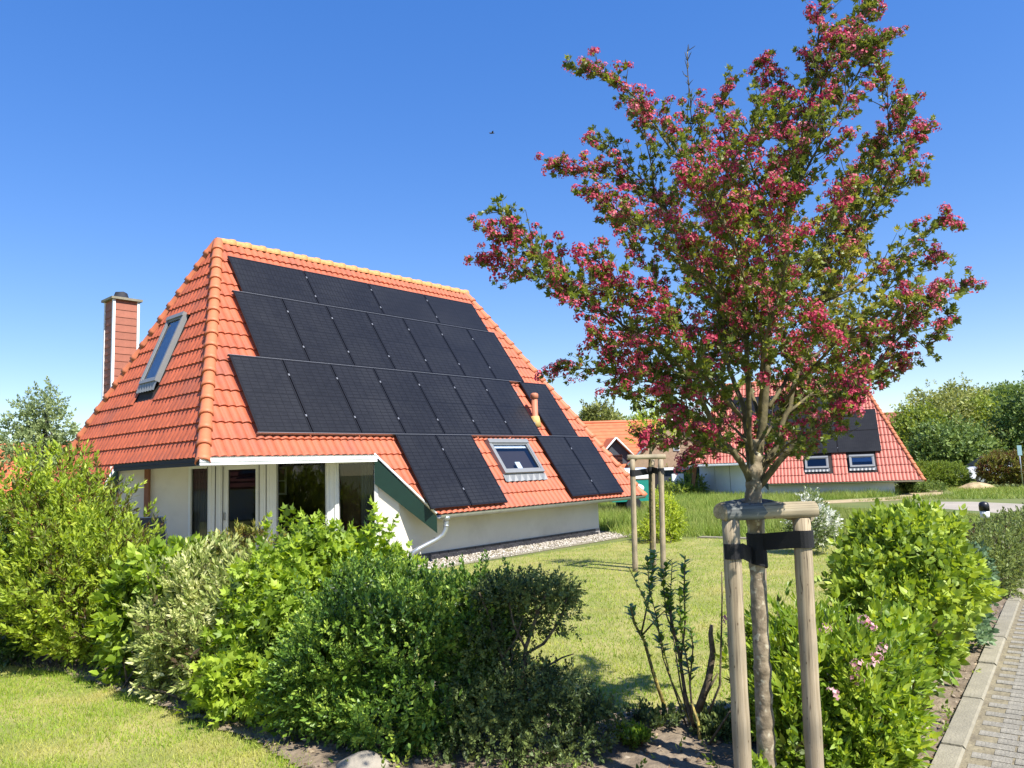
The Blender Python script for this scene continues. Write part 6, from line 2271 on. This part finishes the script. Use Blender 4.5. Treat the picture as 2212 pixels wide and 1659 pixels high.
# rounded field stone at the bottom edge of the bed
st = bmesh.new()
bmesh.ops.create_icosphere(st, subdivisions=3, radius=1.0)
for v in st.verts:
    n_ = v.co.normalized()
    v.co = Vector((n_.x * 0.15, n_.y * 0.10, n_.z * 0.075)) * (1 + 0.09 * math.sin(n_.x * 4 + 1) * math.sin(n_.y * 3) + 0.05 * math.sin(n_.z * 7))
for f in st.faces:
    f.smooth = True
me = bpy.data.meshes.new('stone')
st.to_mesh(me)
st.free()
me.materials.append(M['rock'])
so_ = link('stone', me, None, label='smooth grey stone lying in front of the dark glossy shrub', category='stone')
so_.location = tuple(gnd(785, 1668) + np.array([0, 0, 0.03]))
# clods of earth in the bed
P = sample_poly(bed_poly, 9000)
P3 = np.c_[P, np.full(len(P), 0.016)]
CL = (iv * [1, 0.8, 0.6], ifc, np.zeros(len(iv)))
V, F, T = scatter(CL, P3, frames(RS.normal(size=(len(P), 3))), 0.006 + 0.026 * RS.uniform(0, 1, len(P)) ** 4, RS.uniform(0.1, 0.9, len(P)))
cm = leaf_mat('earth_clods', [(0.1, (0.09, 0.065, 0.045)), (0.5, (0.21, 0.165, 0.115)), (1.0, (0.36, 0.30, 0.22))], 0.95, 0.0)
link('clods', tri_mesh('clods', V, F, cm, T), None, kind='stuff')

P = sample_poly(bed_poly, 2200)
P = P[RS.uniform(size=len(P)) < np.clip(0.5 + 0.6 * np.sin(P[:, 0] * 4.1) * np.sin(P[:, 1] * 3.7), 0.1, 1)]
P3 = np.c_[P, np.full(len(P), 0.02)]
parts = [scatter(SP_OPP[i], P3[i::3], frames(np.c_[RS.normal(size=(len(P3[i::3]), 2)) * 0.7, np.ones(len(P3[i::3]))]), RS.uniform(0.03, 0.085, len(P3[i::3])), RS.uniform(0.1, 0.9, len(P3[i::3]))) for i in range(3)]
V, F, T = join_parts(parts)
link('weeds', tri_mesh('weeds', V, F, LM['currant'], T), None, kind='stuff')
# dry fallen leaves and twigs on the soil
P = sample_poly(bed_poly, 2600)
P3 = np.c_[P, RS.uniform(0.025, 0.04, len(P))]
LT = leaf_t(1, 0.5, 0.3, 0.4, 1)
dry = leaf_mat('dry_leaf_litter', [(0.0, (0.10, 0.06, 0.03)), (0.5, (0.26, 0.17, 0.09)), (1.0, (0.46, 0.36, 0.22))], 0.8, 0.05)
V, F, T = scatter(LT, P3, frames(np.c_[RS.normal(size=(len(P), 2)), RS.normal(size=len(P)) * 0.25], np.tile([0.1, 0.2, 1.0], (len(P), 1))), RS.uniform(0.015, 0.045, len(P)), RS.uniform(0.0, 1.0, len(P)))
link('leaf_litter', tri_mesh('leaf_litter', V, F, dry, T), None, kind='stuff')

# bird high over the house
bd = at(1063, 288, 40.0)
br = MB()
br.tube([(-0.16, 0, 0), (-0.05, 0, 0.01), (0.08, 0, 0.015), (0.15, 0, 0.0)], [0.012, 0.04, 0.035, 0.01], 8)
bo_ = br.build('bird', M['bird'], None, label='small dark bird gliding in the sky over the roof', category='bird')
for s in (-1, 1):
    w_ = MB()
    q = [(0.06, s * 0.03, 0.03), (-0.05, s * 0.03, 0.02), (-0.09, s * 0.24, 0.09), (-0.02, s * 0.26, 0.10)]
    w_.poly(q)
    w_.poly([(x, y, z - 0.008) for x, y, z in q][::-1])
    w_.build('wing', M['bird'], bo_)
bo_.location = tuple(bd)
bo_.rotation_euler = (0.25, -0.2, 0.4)

# ------------------------------------------------------------------ grass
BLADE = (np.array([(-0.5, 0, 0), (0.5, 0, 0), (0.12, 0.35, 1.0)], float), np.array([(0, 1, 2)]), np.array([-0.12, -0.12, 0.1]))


def grass(name, P, h, w, m, tilt=0.45, z=0.004):
    n = len(P)
    ax = np.c_[RS.normal(size=(n, 2)) * tilt, np.ones(n)]
    Rm = frames(ax)
    H = h * RS.uniform(0.5, 1.25, n) * (1 + 0.35 * np.sin(P[:, 0] * 5.1 + 2 * np.sin(P[:, 1] * 3.7)) * np.sin(P[:, 1] * 4.3))
    tv, tf, tt = BLADE
    S = np.stack([np.full(n, w) * RS.uniform(0.7, 1.3, n), H * 0.8, H], axis=1)
    V = np.einsum('nij,nkj->nki', Rm, tv[None] * S[:, None, :]) + np.c_[P, np.full(n, z)][:, None, :]
    F = tf[None] + (np.arange(n) * 3)[:, None, None]
    cl = np.sin(P[:, 0] * 2.3 + 1.7 * np.sin(P[:, 1] * 1.1)) * np.sin(P[:, 1] * 1.9 + 1.3 * np.sin(P[:, 0] * 1.6))
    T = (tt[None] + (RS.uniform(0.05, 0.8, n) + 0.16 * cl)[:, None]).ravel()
    return link(name, tri_mesh(name, V.reshape(-1, 3), F.reshape(-1, 3), m, T), None, kind='stuff')


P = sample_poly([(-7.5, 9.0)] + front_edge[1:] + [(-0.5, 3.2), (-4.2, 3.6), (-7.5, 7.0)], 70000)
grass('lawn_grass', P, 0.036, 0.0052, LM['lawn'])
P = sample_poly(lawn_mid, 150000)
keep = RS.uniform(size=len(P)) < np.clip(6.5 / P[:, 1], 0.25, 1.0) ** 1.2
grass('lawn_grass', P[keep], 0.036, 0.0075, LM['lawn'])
mead = [(2.6, 17.4), (4.2, 17.0), (6.3, 15.3), (8.5, 13.6), (9.8, 16), (9.5, 22), (9.4, 27), (11.8, 29.6), (15.2, 30.6), (17.4, 33.5), (19, 36), (8, 39), (3.5, 33), (1.2, 24)]
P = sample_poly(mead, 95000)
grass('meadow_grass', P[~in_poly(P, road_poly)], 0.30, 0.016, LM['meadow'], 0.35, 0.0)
mead2 = [(12.3, 28), (14.5, 27.9), (17.6, 25.8), (26, 20.2), (30, 26), (24, 33), (20.2, 36), (17.8, 30.5)]
P = sample_poly(mead2, 22000)
grass('meadow_grass', P[~in_poly(P, road_poly)], 0.16, 0.02, LM['meadow'], 0.5, 0.0)
mead3 = [(8.4, 13.2), (9.3, 12.6), (13, 17), (12, 22.5), (9.8, 26), (9.4, 22), (9.9, 16)]
P = sample_poly(mead3, 20000)
grass('meadow_grass', P[~in_poly(P, road_poly)], 0.06, 0.014, LM['meadow'], 0.5, 0.0)
# weeds on the dry strip beside the kerb and tufts along the lawn edge
strip_poly = [tuple(K0 + KD * k + KP * p) for k, p in ((-1.5, -0.02), (8, -0.02), (8, -0.5), (-1.5, -0.45))]
P = sample_poly(strip_poly, 2600)
k = (np.sin(P[:, 0] * 6.3 + 1) * np.sin(P[:, 1] * 5.1) + RS.normal(size=len(P)) * 0.4) > 0.35
grass('weeds', P[k], 0.045, 0.006, LM['lawn'], 0.8, 0.015)
P = sample_poly([tuple(K0 + KD * k + KP * p) for k, p in ((-1.5, 0.12), (8, 0.12), (8, 0.9), (-1.5, 0.9))], 2600)
k = (np.sin(P[:, 0] * 8.3 + 2) * np.sin(P[:, 1] * 6.1) + RS.normal(size=len(P)) * 0.5) > 0.75
grass('weeds', P[k], 0.02, 0.005, LM['lawn'], 0.9, 0.02)
fe = np.array(front_edge)
ee = []
for a, b in zip(fe[:-1], fe[1:]):
    n = int(np.linalg.norm(b - a) * 320)
    t = RS.uniform(size=(n, 1))
    ee.append(a + (b - a) * t + RS.normal(size=(n, 2)) * 0.07)
grass('weeds', np.concatenate(ee), 0.05, 0.006, LM['lawn'], 0.6, 0.01)
